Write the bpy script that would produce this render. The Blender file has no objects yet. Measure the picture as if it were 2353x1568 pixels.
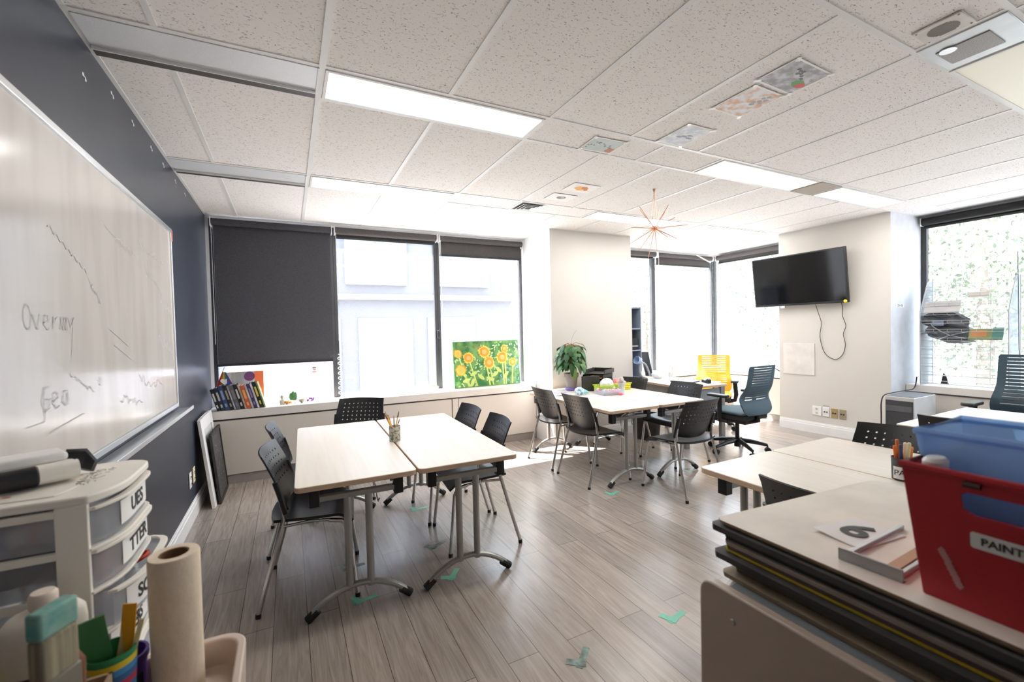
import bpy, bmesh, math, random
from mathutils import Vector as V, Matrix, Euler
PI = math.pi
rnd = random.Random(7)
SC = bpy.context.scene
COL = SC.collection
# ---------------------------------------------------------------- camera, sky, sun, exposure
yaw, pitch, roll, FPX = 0.4686, -0.0248, -0.0238, 1015.32
cy, sy, cp, sp = math.cos(yaw), math.sin(yaw), math.cos(pitch), math.sin(pitch)
fw = V((sy*cp, cy*cp, sp)); r0 = V((cy, -sy, 0)); u0 = r0.cross(fw)
cr, sr = math.cos(roll), math.sin(roll)
rt = r0*cr+u0*sr; up = -r0*sr+u0*cr
cam = bpy.data.cameras.new('camera'); camo = bpy.data.objects.new('camera', cam); COL.objects.link(camo)
m = Matrix((rt, up, -fw)).transposed().to_4x4(); m.translation = V((0.708, 0, 1.4234)); camo.matrix_world = m
cam.sensor_width = 36; cam.lens = FPX/2353*36; cam.clip_start = .02; cam.clip_end = 200
cam.dof.use_dof = True; cam.dof.focus_distance = 3.6; cam.dof.aperture_fstop = 3.2
SC.camera = camo
w = bpy.data.worlds.new('sky'); SC.world = w; w.use_nodes = True
bg = w.node_tree.nodes['Background']; bg.inputs[0].default_value = (.80, .90, 1, 1); bg.inputs[1].default_value = 5.0
sun = bpy.data.lights.new('sun', 'SUN'); suno = bpy.data.objects.new('sun', sun); COL.objects.link(suno)
sun.energy = 24; sun.angle = math.radians(.6); sun.color = (1, .95, .87)
suno.rotation_euler = V((.50, -.545, -1)).to_track_quat('-Z', 'Y').to_euler(); suno.location = (-3, 12, 14)
LAMP = 9.0
SC.view_settings.view_transform = 'Standard'; SC.view_settings.look = 'None'
SC.view_settings.exposure = 1.08; SC.view_settings.gamma = 1; SC.view_settings.use_curve_mapping = False
SC.cycles.use_denoising = True; SC.cycles.max_bounces = 10; SC.cycles.diffuse_bounces = 6
SC.cycles.transparent_max_bounces = 24; SC.cycles.sample_clamp_indirect = 8; SC.cycles.caustics_reflective = False; SC.cycles.caustics_refractive = False

# ---------------------------------------------------------------- materials
MT = {}
def mat(n, c, rough=.5, metal=0, c2=None, sc=(8, 8, 8), em=0, alpha=1, bump=0, spec=.5, lo=.35, hi=.65, detail=4, trans=0, sub=0):
    if n in MT: return MT[n]
    M = bpy.data.materials.new(n); M.use_nodes = True; MT[n] = M
    nt = M.node_tree; b = nt.nodes['Principled BSDF']
    b.inputs['Base Color'].default_value = (*c, 1); b.inputs['Roughness'].default_value = rough
    b.inputs['Metallic'].default_value = metal; b.inputs['Specular IOR Level'].default_value = spec
    if alpha < 1: b.inputs['Alpha'].default_value = alpha
    if em: b.inputs['Emission Color'].default_value = (*c, 1); b.inputs['Emission Strength'].default_value = em
    if trans: b.inputs['Transmission Weight'].default_value = trans
    if c2 or bump:
        tc = nt.nodes.new('ShaderNodeTexCoord'); mp = nt.nodes.new('ShaderNodeMapping'); mp.inputs['Scale'].default_value = sc
        nz = nt.nodes.new('ShaderNodeTexNoise'); nz.inputs['Scale'].default_value = 1; nz.inputs['Detail'].default_value = detail
        nt.links.new(tc.outputs['Object'], mp.inputs[0]); nt.links.new(mp.outputs[0], nz.inputs['Vector'])
        if c2:
            rp = nt.nodes.new('ShaderNodeValToRGB'); rp.color_ramp.elements[0].position = lo; rp.color_ramp.elements[1].position = hi
            rp.color_ramp.elements[0].color = (*c, 1); rp.color_ramp.elements[1].color = (*c2, 1)
            nt.links.new(nz.outputs['Fac'], rp.inputs[0]); nt.links.new(rp.outputs[0], b.inputs['Base Color'])
        if bump:
            bp = nt.nodes.new('ShaderNodeBump'); bp.inputs['Strength'].default_value = bump; bp.inputs['Distance'].default_value = .01
            nt.links.new(nz.outputs['Fac'], bp.inputs['Height']); nt.links.new(bp.outputs[0], b.inputs['Normal'])
    return M
def glassy(n, tint, gloss=.08, haze=0, hazec=(1, 1, 1)):
    M = bpy.data.materials.new(n); M.use_nodes = True; MT[n] = M; nt = M.node_tree; nt.nodes.clear()
    o = nt.nodes.new('ShaderNodeOutputMaterial'); t = nt.nodes.new('ShaderNodeBsdfTransparent'); t.inputs[0].default_value = (*tint, 1)
    g = nt.nodes.new('ShaderNodeBsdfGlossy'); g.inputs['Roughness'].default_value = .03
    mx = nt.nodes.new('ShaderNodeMixShader'); mx.inputs[0].default_value = gloss
    nt.links.new(t.outputs[0], mx.inputs[1]); nt.links.new(g.outputs[0], mx.inputs[2])
    last = mx
    if haze:
        d = nt.nodes.new('ShaderNodeBsdfDiffuse'); d.inputs[0].default_value = (*hazec, 1)
        tl = nt.nodes.new('ShaderNodeBsdfTranslucent'); tl.inputs[0].default_value = (*hazec, 1)
        a = nt.nodes.new('ShaderNodeMixShader'); a.inputs[0].default_value = .5
        nt.links.new(d.outputs[0], a.inputs[1]); nt.links.new(tl.outputs[0], a.inputs[2])
        m2 = nt.nodes.new('ShaderNodeMixShader'); m2.inputs[0].default_value = haze
        nt.links.new(mx.outputs[0], m2.inputs[1]); nt.links.new(a.outputs[0], m2.inputs[2]); last = m2
    nt.links.new(last.outputs[0], o.inputs[0]); return M
def floor_mat():
    M = bpy.data.materials.new('floor_planks'); M.use_nodes = True; nt = M.node_tree; b = nt.nodes['Principled BSDF']
    N = nt.nodes.new; L = nt.links.new
    tc = N('ShaderNodeTexCoord'); mp = N('ShaderNodeMapping'); mp.inputs['Rotation'].default_value = (0, 0, PI/2); L(tc.outputs['Object'], mp.inputs[0])
    br = N('ShaderNodeTexBrick'); br.inputs['Scale'].default_value = 1; br.inputs['Brick Width'].default_value = 1.22; br.inputs['Row Height'].default_value = .15
    br.inputs['Mortar Size'].default_value = .0016; br.inputs['Color1'].default_value = (.41, .35, .305, 1); br.inputs['Color2'].default_value = (.315, .275, .248, 1); br.inputs['Mortar'].default_value = (.10, .08, .07, 1)
    br.offset = .37; L(mp.outputs[0], br.inputs['Vector'])
    m2 = N('ShaderNodeMapping'); m2.inputs['Scale'].default_value = (16, 1.1, 1); L(tc.outputs['Object'], m2.inputs[0])
    nz = N('ShaderNodeTexNoise'); nz.inputs['Scale'].default_value = 2.2; nz.inputs['Detail'].default_value = 8; nz.inputs['Roughness'].default_value = .62; nz.inputs['Distortion'].default_value = 1.5; L(m2.outputs[0], nz.inputs['Vector'])
    rp = N('ShaderNodeValToRGB'); rp.color_ramp.elements[0].position = .33; rp.color_ramp.elements[0].color = (.72, .69, .67, 1); rp.color_ramp.elements[1].position = .68; rp.color_ramp.elements[1].color = (1.14, 1.12, 1.10, 1); L(nz.outputs['Fac'], rp.inputs[0])
    mx = N('ShaderNodeMix'); mx.data_type = 'RGBA'; mx.blend_type = 'MULTIPLY'; mx.inputs[0].default_value = 1; L(br.outputs['Color'], mx.inputs[6]); L(rp.outputs[0], mx.inputs[7])
    L(mx.outputs[2], b.inputs['Base Color']); b.inputs['Roughness'].default_value = .24
    bp = N('ShaderNodeBump'); bp.inputs['Strength'].default_value = .12; bp.inputs['Distance'].default_value = .004; L(nz.outputs['Fac'], bp.inputs['Height']); L(bp.outputs[0], b.inputs['Normal'])
    return M
def ceil_mat():
    M = bpy.data.materials.new('ceiling_tiles'); M.use_nodes = True; nt = M.node_tree; b = nt.nodes['Principled BSDF']
    N = nt.nodes.new; L = nt.links.new
    tc = N('ShaderNodeTexCoord')
    def fis(scale, lo, hi, seed):
        mp = N('ShaderNodeMapping'); mp.inputs['Scale'].default_value = scale; mp.inputs['Location'].default_value = (seed, seed, 0); L(tc.outputs['Object'], mp.inputs[0])
        nz = N('ShaderNodeTexNoise'); nz.inputs['Scale'].default_value = 1; nz.inputs['Detail'].default_value = 2; nz.inputs['Distortion'].default_value = .6; L(mp.outputs[0], nz.inputs['Vector'])
        rp = N('ShaderNodeValToRGB'); rp.color_ramp.elements[0].position = lo; rp.color_ramp.elements[0].color = (.44, .42, .40, 1); rp.color_ramp.elements[1].position = hi; rp.color_ramp.elements[1].color = (1, 1, 1, 1)
        L(nz.outputs['Fac'], rp.inputs[0]); return rp
    a = fis((62, 190, 1), .318, .352, 3); c = fis((115, 100, 1), .30, .335, 8)
    mx = N('ShaderNodeMix'); mx.data_type = 'RGBA'; mx.blend_type = 'MULTIPLY'; mx.inputs[0].default_value = 1; L(a.outputs[0], mx.inputs[6]); L(c.outputs[0], mx.inputs[7])
    m2 = N('ShaderNodeMix'); m2.data_type = 'RGBA'; m2.blend_type = 'MULTIPLY'; m2.inputs[0].default_value = 1; L(mx.outputs[2], m2.inputs[6]); m2.inputs[7].default_value = (.83, .80, .775, 1)
    L(m2.outputs[2], b.inputs['Base Color']); b.inputs['Roughness'].default_value = .95; b.inputs['Specular IOR Level'].default_value = .1
    return M
def shade_mat(n, c, tr, c2=None):
    M = bpy.data.materials.new(n); M.use_nodes = True; MT[n] = M; nt = M.node_tree; nt.nodes.clear(); N = nt.nodes.new; L = nt.links.new
    o = N('ShaderNodeOutputMaterial'); d = N('ShaderNodeBsdfDiffuse'); t = N('ShaderNodeBsdfTransparent'); mx = N('ShaderNodeMixShader')
    tc = N('ShaderNodeTexCoord'); mp = N('ShaderNodeMapping'); mp.inputs['Scale'].default_value = (260, 1, 120); nz = N('ShaderNodeTexNoise'); nz.inputs['Scale'].default_value = 1; nz.inputs['Detail'].default_value = 1
    L(tc.outputs['Object'], mp.inputs[0]); L(mp.outputs[0], nz.inputs['Vector'])
    rp = N('ShaderNodeValToRGB'); rp.color_ramp.elements[0].position = .3; rp.color_ramp.elements[1].position = .7; rp.color_ramp.elements[0].color = (*[x*.8 for x in c], 1); rp.color_ramp.elements[1].color = (*[x*1.2 for x in c], 1)
    L(nz.outputs['Fac'], rp.inputs[0]); L(rp.outputs[0], d.inputs[0]); mx.inputs[0].default_value = tr
    L(d.outputs[0], mx.inputs[1]); L(t.outputs[0], mx.inputs[2]); L(mx.outputs[0], o.inputs[0]); return M

FLOOR = floor_mat(); CEIL = ceil_mat()
WALL = mat('wall_cream', (.645, .605, .56), .7, c2=(.665, .625, .58), sc=(2, 2, 2)); WHITEW = mat('wall_white', (.84, .84, .85), .6, c2=(.86, .86, .87), sc=(3, 3, 3))
BLUE = mat('wall_navy', (.034, .040, .060), .34, c2=(.040, .047, .068), sc=(3, 3, 3), bump=.02)
TRIM = mat('trim_white', (.82, .81, .80), .4, c2=(.85, .84, .83)); GRID = mat('grid_metal', (.74, .735, .72), .45, c2=(.76, .755, .74))
CAB = mat('cabinet_laminate', (.66, .61, .555), .42, c2=(.68, .63, .575), sc=(1, 1, 4)); KICK = mat('kick_grey', (.30, .27, .25), .5, c2=(.33, .30, .28))
ALU = mat('aluminium', (.72, .74, .76), .32, .85, c2=(.78, .79, .80)); DARKF = mat('frame_black', (.018, .019, .022), .4, c2=(.025, .026, .03)); GREYF = mat('frame_grey', (.065, .067, .074), .4, .2, c2=(.08, .08, .086))
GLASS = glassy('window_glass', (.96, .975, .985), .05); HAZE = glassy('glare_glass', (.97, .97, 1), .04, haze=.10, hazec=(.95, .95, 1)); HAZE2 = glassy('faint_glare_glass', (.97, .975, .99), .04, haze=.03, hazec=(.95, .95, 1))  # white haze mixed into these two panes stands in for window glare
BLIND = shade_mat('blind_mesh', (.085, .085, .095), .035); BLIND2 = shade_mat('blind_rolled', (.10, .092, .092), .02)
TOP = mat('table_laminate', (.69, .625, .55), .34, c2=(.75, .69, .615), sc=(26, 1.2, 10), detail=6); EDGE = mat('table_edge', (.56, .40, .27), .45, c2=(.62, .45, .31), sc=(4, 4, 30))
WTOP = mat('white_laminate', (.74, .72, .70), .35, c2=(.77, .75, .73), sc=(14, 1, 8))
GREYM = mat('leg_grey', (.33, .32, .30), .36, .55, c2=(.37, .36, .34)); CHROME = mat('chrome', (.55, .54, .52), .2, .95, c2=(.62, .6, .58)); BLACKP = mat('black_plastic', (.010, .0105, .012), .36, c2=(.014, .0145, .017), sc=(30, 30, 30), spec=.4); RUB = mat('black_rubber', (.01, .01, .01), .7, c2=(.016, .016, .016))
BLKFAB = mat('black_fabric', (.015, .015, .017), .9, c2=(.03, .03, .034), sc=(120, 120, 120))
SLATE = mat('slate_mesh', (.050, .088, .115), .75, c2=(.065, .108, .138), sc=(160, 160, 160)); YEL = mat('yellow_mesh', (.86, .52, .035), .7, c2=(.93, .60, .06), sc=(160, 160, 160))
WHITEP = mat('white_plastic', (.86, .82, .745), .4, c2=(.88, .845, .77), sc=(6, 6, 6)); PAPER = mat('paper_white', (.85, .84, .82), .7, c2=(.88, .87, .85)); CLEAR = glassy('clear_plastic', (.88, .90, .93), .07, haze=.26, hazec=(.92, .92, .95))
FROST = glassy('frosted_side', (.66, .71, .73), .06, haze=.45, hazec=(.55, .57, .58))
INK = mat('ink_black', (.012, .012, .013), .6, c2=(.02, .02, .02)); COPPER = mat('copper', (.75, .36, .22), .3, .9, c2=(.8, .42, .27))
def C(n, c, rough=.55, **k): return mat(n, c, rough, c2=tuple(min(1, x*1.12+.004) for x in c), **k)

# ---------------------------------------------------------------- mesh helpers
class MB:
    def __init__(s): s.b = bmesh.new(); s.mi = 0
    def mat(s, i): s.mi = i; return s
    def face(s, pts):
        vs = [s.b.verts.new(p) for p in pts]
        f = s.b.faces.new(vs); f.material_index = s.mi; return f
    def box(s, c, d, rz=0, rot=None):
        R = rot.to_matrix() if rot else Matrix.Rotation(rz, 3, 'Z')
        h = [x/2 for x in d]; c = V(c)
        vs = [s.b.verts.new(c+R@V((x*h[0], y*h[1], z*h[2]))) for x in (-1, 1) for y in (-1, 1) for z in (-1, 1)]
        for q in ((0, 1, 3, 2), (4, 6, 7, 5), (0, 4, 5, 1), (2, 3, 7, 6), (0, 2, 6, 4), (1, 5, 7, 3)):
            f = s.b.faces.new([vs[i] for i in q]); f.material_index = s.mi
        return s
    def b2(s, a, b): return s.box([(a[i]+b[i])/2 for i in range(3)], [abs(b[i]-a[i]) for i in range(3)])
    def tube(s, pts, r, n=10, cap=True, ry=None):
        pts = [V(p) for p in pts]; rs = r if isinstance(r, (list, tuple)) else [r]*len(pts); rings = []; pu = None
        for i, p in enumerate(pts):
            t = (pts[min(i+1, len(pts)-1)]-pts[max(i-1, 0)]).normalized()
            if pu is None:
                a = V((0, 0, 1)) if abs(t.z) < .9 else V((0, 1, 0)); u = t.cross(a).normalized()
            else: u = (pu-t*pu.dot(t)).normalized()
            pu = u; v = t.cross(u); k = ry if ry else 1
            rings.append([s.b.verts.new(p+(u*math.cos(2*PI*j/n)+v*math.sin(2*PI*j/n)*k)*rs[i]) for j in range(n)])
        for a, b in zip(rings, rings[1:]):
            for j in range(n):
                f = s.b.faces.new((a[j], a[(j+1) % n], b[(j+1) % n], b[j])); f.material_index = s.mi
        if cap:
            for q in (rings[0][::-1], rings[-1]): f = s.b.faces.new(q); f.material_index = s.mi
        return s
    def lathe(s, prof, c=(0, 0, 0), n=24, close=True, sx=1, sy_=1):
        c = V(c); rings = []
        for r, z in prof: rings.append([s.b.verts.new(c+V((r*sx*math.cos(2*PI*j/n), r*sy_*math.sin(2*PI*j/n), z))) for j in range(n)])
        for a, b in zip(rings, rings[1:]):
            for j in range(n): f = s.b.faces.new((a[j], a[(j+1) % n], b[(j+1) % n], b[j])); f.material_index = s.mi
        if close:
            for q in (rings[0][::-1], rings[-1]): f = s.b.faces.new(q); f.material_index = s.mi
        return s
    def prism(s, poly, z0, z1, M=None, m2=None):   # polygon in xy extruded along z; M maps to place; m2 = side material
        M = M or Matrix(); a = [s.b.verts.new(M@V((x, y, z0))) for x, y in poly]; b = [s.b.verts.new(M@V((x, y, z1))) for x, y in poly]
        n = len(poly)
        for q in (a[::-1], b): f = s.b.faces.new(q); f.material_index = s.mi
        for j in range(n): f = s.b.faces.new((a[j], a[(j+1) % n], b[(j+1) % n], b[j])); f.material_index = s.mi if m2 is None else m2
        return s
    def ball(s, c, r, n=12, sc=(1, 1, 1)):
        g = bmesh.ops.create_uvsphere(s.b, u_segments=n, v_segments=max(6, n//2+2), radius=r)
        bmesh.ops.scale(s.b, vec=sc, verts=g['verts']); bmesh.ops.translate(s.b, vec=V(c), verts=g['verts'])
        for v in g['verts']:
            for f in v.link_faces: f.material_index = s.mi
        return s
    def grid(s, P, nu, nv, skip=None):
        g = [[s.b.verts.new(P(i/nu, j/nv)) for i in range(nu+1)] for j in range(nv+1)]
        for j in range(nv):
            for i in range(nu):
                if skip and skip(i, j): continue
                f = s.b.faces.new((g[j][i], g[j][i+1], g[j+1][i+1], g[j+1][i])); f.material_index = s.mi
        return s
    def build(s, name, mats, parent=None, loc=None, bevel=0, solid=0, sub=0, smooth=35, rot=None, seg=2, dist=1e-5, normals=True):
        if dist: bmesh.ops.remove_doubles(s.b, verts=s.b.verts, dist=dist)
        if normals: bmesh.ops.recalc_face_normals(s.b, faces=s.b.faces)
        me = bpy.data.meshes.new(name); s.b.to_mesh(me); s.b.free()
        for x in (mats if isinstance(mats, (list, tuple)) else [mats]): me.materials.append(x)
        if smooth:
            me.polygons.foreach_set('use_smooth', [True]*len(me.polygons)); me.set_sharp_from_angle(angle=math.radians(smooth))
        o = bpy.data.objects.new(name, me); COL.objects.link(o)
        if loc: o.location = loc
        if rot: o.rotation_euler = rot
        if parent: o.parent = parent
        if solid:
            q = o.modifiers.new('solid', 'SOLIDIFY'); q.thickness = solid; q.offset = 0
            if smooth and not sub: q = o.modifiers.new('split', 'EDGE_SPLIT'); q.split_angle = math.radians(40); q.use_edge_sharp = False
        if bevel: q = o.modifiers.new('bevel', 'BEVEL'); q.width = bevel; q.segments = seg; q.limit_method = 'ANGLE'; q.angle_limit = math.radians(40)
        if sub: q = o.modifiers.new('sub', 'SUBSURF'); q.levels = q.render_levels = sub
        return o
def tag(o, label, cat, group=None, kind=None):
    o['label'] = label
    if cat: o['category'] = cat
    if group: o['group'] = group
    if kind: o['kind'] = kind
    return o
def thing(name, label, cat, loc, rz=0, group=None, rot=None):
    o = bpy.data.objects.new(name, None); COL.objects.link(o); o.location = loc; o.rotation_euler = rot or (0, 0, rz); o.empty_display_size = .05
    return tag(o, label, cat, group)
def struct(o): o['kind'] = 'structure'; return o
def sempty(name, loc=(0, 0, 0)):
    o = bpy.data.objects.new(name, None); COL.objects.link(o); o.location = loc; o['kind'] = 'structure'; o.empty_display_size = .05; return o
def copy_tree(o, parent=None):
    c = o.copy(); COL.objects.link(c)
    if parent: c.parent = parent
    for ch in list(o.children): copy_tree(ch, c)
    return c
def dup(o, label, loc, rz=0, group=None):
    c = copy_tree(o); c.location = loc; c.rotation_euler = (0, 0, rz); c['label'] = label
    if group: c['group'] = group
    return c
def text(s, size, mt, parent, M, name='lettering', ext=.0006, shear=0, bold=0):
    cu = bpy.data.curves.new('t', 'FONT'); cu.body = s; cu.size = size; cu.extrude = ext; cu.align_x = 'CENTER'; cu.align_y = 'CENTER'; cu.shear = shear; cu.offset = bold; cu.resolution_u = 4
    t = bpy.data.objects.new('t', cu); COL.objects.link(t); bpy.context.view_layer.update()
    me = bpy.data.meshes.new_from_object(t.evaluated_get(bpy.context.evaluated_depsgraph_get())); bpy.data.objects.remove(t); bpy.data.curves.remove(cu)
    me.transform(M); me.materials.clear(); me.materials.append(mt)
    o = bpy.data.objects.new(name, me); COL.objects.link(o); o.parent = parent; return o
def fr(o, x, y):   # matrix with origin o, axes x,y
    x = V(x).normalized(); y = V(y).normalized(); z = x.cross(y); M = Matrix((x, y, z)).transposed().to_4x4(); M.translation = V(o); return M
def rrect(w, d, r, n=4):
    return [(sx*(w/2-r)+r*math.cos(a), sy_*(d/2-r)+r*math.sin(a)) for sx, sy_, a0 in ((1, 1, 0), (-1, 1, PI/2), (-1, -1, PI), (1, -1, 1.5*PI)) for a in [a0+PI/2*k/n for k in range(n+1)]]
def R(d): return math.radians(d)

# ---------------------------------------------------------------- setting
H = 2.65; YF = 5.345
struct(MB().b2((-.1, -2.6, -.1), (7.6, 5.5, 0)).build('floor', FLOOR))
struct(MB().b2((-.1, -2.6, H), (7.6, 5.5, H+.1)).build('ceiling', CEIL))
struct(MB().b2((-.12, -2.6, 0), (0, 5.5, H)).build('wall_left', BLUE))
struct(MB().b2((-.1, -2.7, 0), (7.6, -2.6, H)).build('wall_back', WHITEW))
f = MB(); f.b2((0, YF, 0), (7.6, 5.5, .66)).b2((0, YF, 2.62), (7.6, 5.5, H)).b2((-.02, YF, .66), (.03, 5.5, 2.62))
struct(f.build('wall_front', WHITEW))
f = MB(); f.b2((3.585, 4.606, 0), (4.865, 5.5, H)); struct(f.build('wall_pillar', WALL))
f = MB().mat(0).b2((6.75, 2.505, 0), (7.6, 3.769, H)); f = f.build('wall_television', [WALL, C('jamb_sky_shade', (.60, .61, .64), .7)]); struct(f)  # second colour puts bluish sky shade into the side faces
for p in f.data.polygons:
    if abs(p.normal.y) > .9: p.material_index = 1
for p in bpy.data.objects['wall_pillar'].data.polygons:
    if abs(p.normal.x) > .9: p.material_index = 0
bpy.data.objects['wall_pillar'].data.materials.append(WHITEW)
for p in bpy.data.objects['wall_pillar'].data.polygons:
    if p.normal.x < -.9: p.material_index = 1  # left face coloured whiter for the sunlight falling on it
f = MB().b2((7.42, 3.769, 0), (7.6, 5.5, .66)).b2((7.42, 3.769, 2.62), (7.6, 5.5, H)).b2((7.484, -2.6, 0), (7.6, 2.505, .62)).b2((7.484, -2.6, 2.56), (7.6, 2.505, H)).b2((7.484, -2.6, .6), (7.6, -2.5, 2.6))
struct(f.build('wall_right', WHITEW))
def base(name, a, b, ax):   # moulded baseboard between two floor points, facing ax
    f = MB(); n = V(ax)
    for z0, z1, t in ((0, .10, .014), (.10, .125, .009), (.125, .14, .004)):
        p = V(a); q = V(b)+n*t; f.b2((min(p.x, q.x), min(p.y, q.y), z0), (max(p.x, q.x), max(p.y, q.y), z1))
    struct(f.build(name, TRIM, smooth=0))
base('baseboard_left', (0, -2.6, 0), (0, 5.01, 0), (1, 0, 0))
base('baseboard_television', (6.75, 2.505, 0), (6.75, 3.769, 0), (-1, 0, 0))
base('baseboard_jamb', (6.75, 2.505, 0), (7.48, 2.505, 0), (0, -1, 0))
base('baseboard_pillar', (3.585, 4.606, 0), (4.865, 4.606, 0), (0, -1, 0))
# ceiling T-bar grid
GX = [-.332+.6096*i for i in range(14)]
rows = [(2.205, 2.5098), (3.729, 4.0338), (.681, .9858), (-.843, -.5382), (-2.367, -2.0622)]
f = MB(); zz = H-.004
for a, b in rows:
    for y in (a, b): f.b2((0, y-.012, zz), (7.48, y+.012, H+.002))
yedges = [-2.6, -2.367, -2.0622, -.843, -.5382, .681, .9858, 2.205, 2.5098, 3.729, 4.0338, 5.345]
for k in range(0, 12, 2):
    for x in GX[1:13]: f.b2((x-.012, yedges[k], zz+.0005), (x+.012, yedges[k+1], H+.002))
for x in (GX[2],): f.b2((x-.014, -2.6, zz-.001), (x+.014, YF, H+.002))
for x, k in ((3.03, 0), (3.615, 0), (2.745, 1), (3.03, 1), (3.63, 1), (3.29, 2), (3.635, 2), (4.9, 2), (2.1, 0), (4.87, 0), (5.21, 0), (6.40, 0), (2.08, 1), (4.88, 1), (5.22, 1), (6.46, 1), (.88, 2), (2.1, 2)): f.b2((x-.012, rows[k][0], zz+.0003), (x+.012, rows[k][1], H+.002))
for (x0, y0, x1, y1) in ((0, -2.6, .02, YF), (0, YF-.02, 7.4, YF), (7.40, 3.77, 7.42, YF), (7.46, -2.6, 7.484, 2.5), (6.75-.02, 2.49, 6.75, 3.78), (6.75, 2.485, 7.48, 2.505), (3.565, 4.586, 4.885, 4.606)): f.b2((x0, y0, zz+.001), (x1, y1, H+.002))
f.build('trim_1', GRID, smooth=0)['kind'] = 'structure'

# windows: mullioned frames with panes
def window(n, axis, at, u0, u1, z0, z1, fm, gm, wd=.035, dp=.05):
    e = sempty('window_%d' % n); f = MB()
    def B(ua, ub, za, zb):
        if axis == 'y': f.b2((ua, at-dp*.4, za), (ub, at+dp*.6, zb))
        else: f.b2((at-dp*.4, ua, za), (at+dp*.6, ub, zb))
    B(u0, u0+wd, z0, z1); B(u1-wd, u1, z0, z1); B(u0+wd, u1-wd, z0, z0+wd); B(u0+wd, u1-wd, z1-wd, z1)
    f.build('frame', fm, e, bevel=.003, seg=1, smooth=0); g = MB()
    if axis == 'y': g.b2((u0+wd*.7, at+.008, z0+wd*.7), (u1-wd*.7, at+.014, z1-wd*.7))
    else: g.b2((at+.008, u0+wd*.7, z0+wd*.7), (at+.014, u1-wd*.7, z1-wd*.7))
    g.build('pane', gm, e, smooth=0); return e
window(1, 'y', YF+.02, .03, 1.185, .66, 2.62, GREYF, HAZE)
window(2, 'y', YF+.02, 1.185, 2.385, .66, 2.62, GREYF, HAZE2)
window(3, 'y', YF+.02, 2.385, 3.585, .66, 2.62, GREYF, HAZE2)
window(4, 'y', YF+.02, 4.865, 6.0, .66, 2.62, GREYF, GLASS)
window(5, 'y', YF+.02, 6.0, 7.40, .66, 2.62, GREYF, HAZE2)
window(6, 'x', 7.42, 3.769, 5.345, .66, 2.62, GREYF, HAZE2)
window(7, 'x', 7.484, .65, 2.505, .62, 2.56, DARKF, HAZE2, wd=.05)
window(8, 'x', 7.484, -.9, .65, .62, 2.56, DARKF, GLASS, wd=.05)
window(9, 'x', 7.484, -2.5, -.9, .62, 2.56, DARKF, GLASS, wd=.05)  # unseen window, added for more daylight in the foreground

# roller blinds
def blind(label, axis, at, u0, u1, zt, zb, fab, rr=.035, chain=True):
    t = thing('roller_blind', label, 'blind', (0, 0, 0)); mid = (u0+u1)/2
    P = (lambda u, d, z: (u, at+d, z)) if axis == 'y' else (lambda u, d, z: (at+d, u, z))
    MB().tube([P(u0+.012, 0, zt), P(u1-.012, 0, zt)], rr, 16).build('roller_tube', fab, t)
    f = MB(); a = P(u0+.02, rr*.8-.0008, zb); b = P(u1-.02, rr*.8+.0008, zt); f.b2(a, b).build('fabric', fab, t, smooth=0)
    MB().b2(P(u0+.018, rr*.8-.008, zb-.022), P(u1-.018, rr*.8+.008, zb+.002)).build('hem_bar', DARKF, t, bevel=.004)
    for u in (u0+.004, u1-.004): MB().b2(P(u-.004, -.045, zt-.05), P(u+.004, .045, zt+.045)).build('bracket', TRIM, t, bevel=.003)
    if chain:
        f = MB(); f.tube([P(u0+.012, -.04, zt-.03), P(u0+.012, -.03, 1.35)], .0025, 6); f.build('pull_chain', TRIM, t); return t
    return t
blind('dark mesh roller blind pulled most of the way down beside the navy wall', 'y', 5.285, .05, 1.175, 2.575, 1.145, BLIND)
blind('roller blind fully rolled up above the middle window', 'y', 5.285, 1.2, 2.375, 2.575, 2.515, BLIND2, .04)
blind('roller blind hanging slightly down above the sunflower painting', 'y', 5.285, 2.40, 3.57, 2.575, 2.385, BLIND2)
blind('narrow roller blind just right of the cream pillar by the bookcase', 'y', 5.285, 4.9, 5.99, 2.575, 2.53, BLIND2, .04)
blind('roller blind at the room corner hanging slightly down behind the yellow chair', 'y', 5.285, 6.01, 7.3, 2.575, 2.44, BLIND2)
blind('roller blind rolled up above the corner window behind the television', 'x', 7.34, 3.80, 5.22, 2.575, 2.5, BLIND2, .04, False)
blind('black roller blind rolled up above the wire rack at the right', 'x', 7.41, .70, 2.48, 2.575, 2.52, C('blind_black', (.012, .011, .010), .7), .045, False)
# loose strip at the corner blind
tag(MB().box((7.0, 5.2, 2.545), (.30, .03, .006), rot=Euler((0, R(24), R(-12)))).build('trim_strip', C('strip_wood', (.72, .6, .48))), 'broken pale strip dangling from the ceiling at the corner blind', 'strip')
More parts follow.
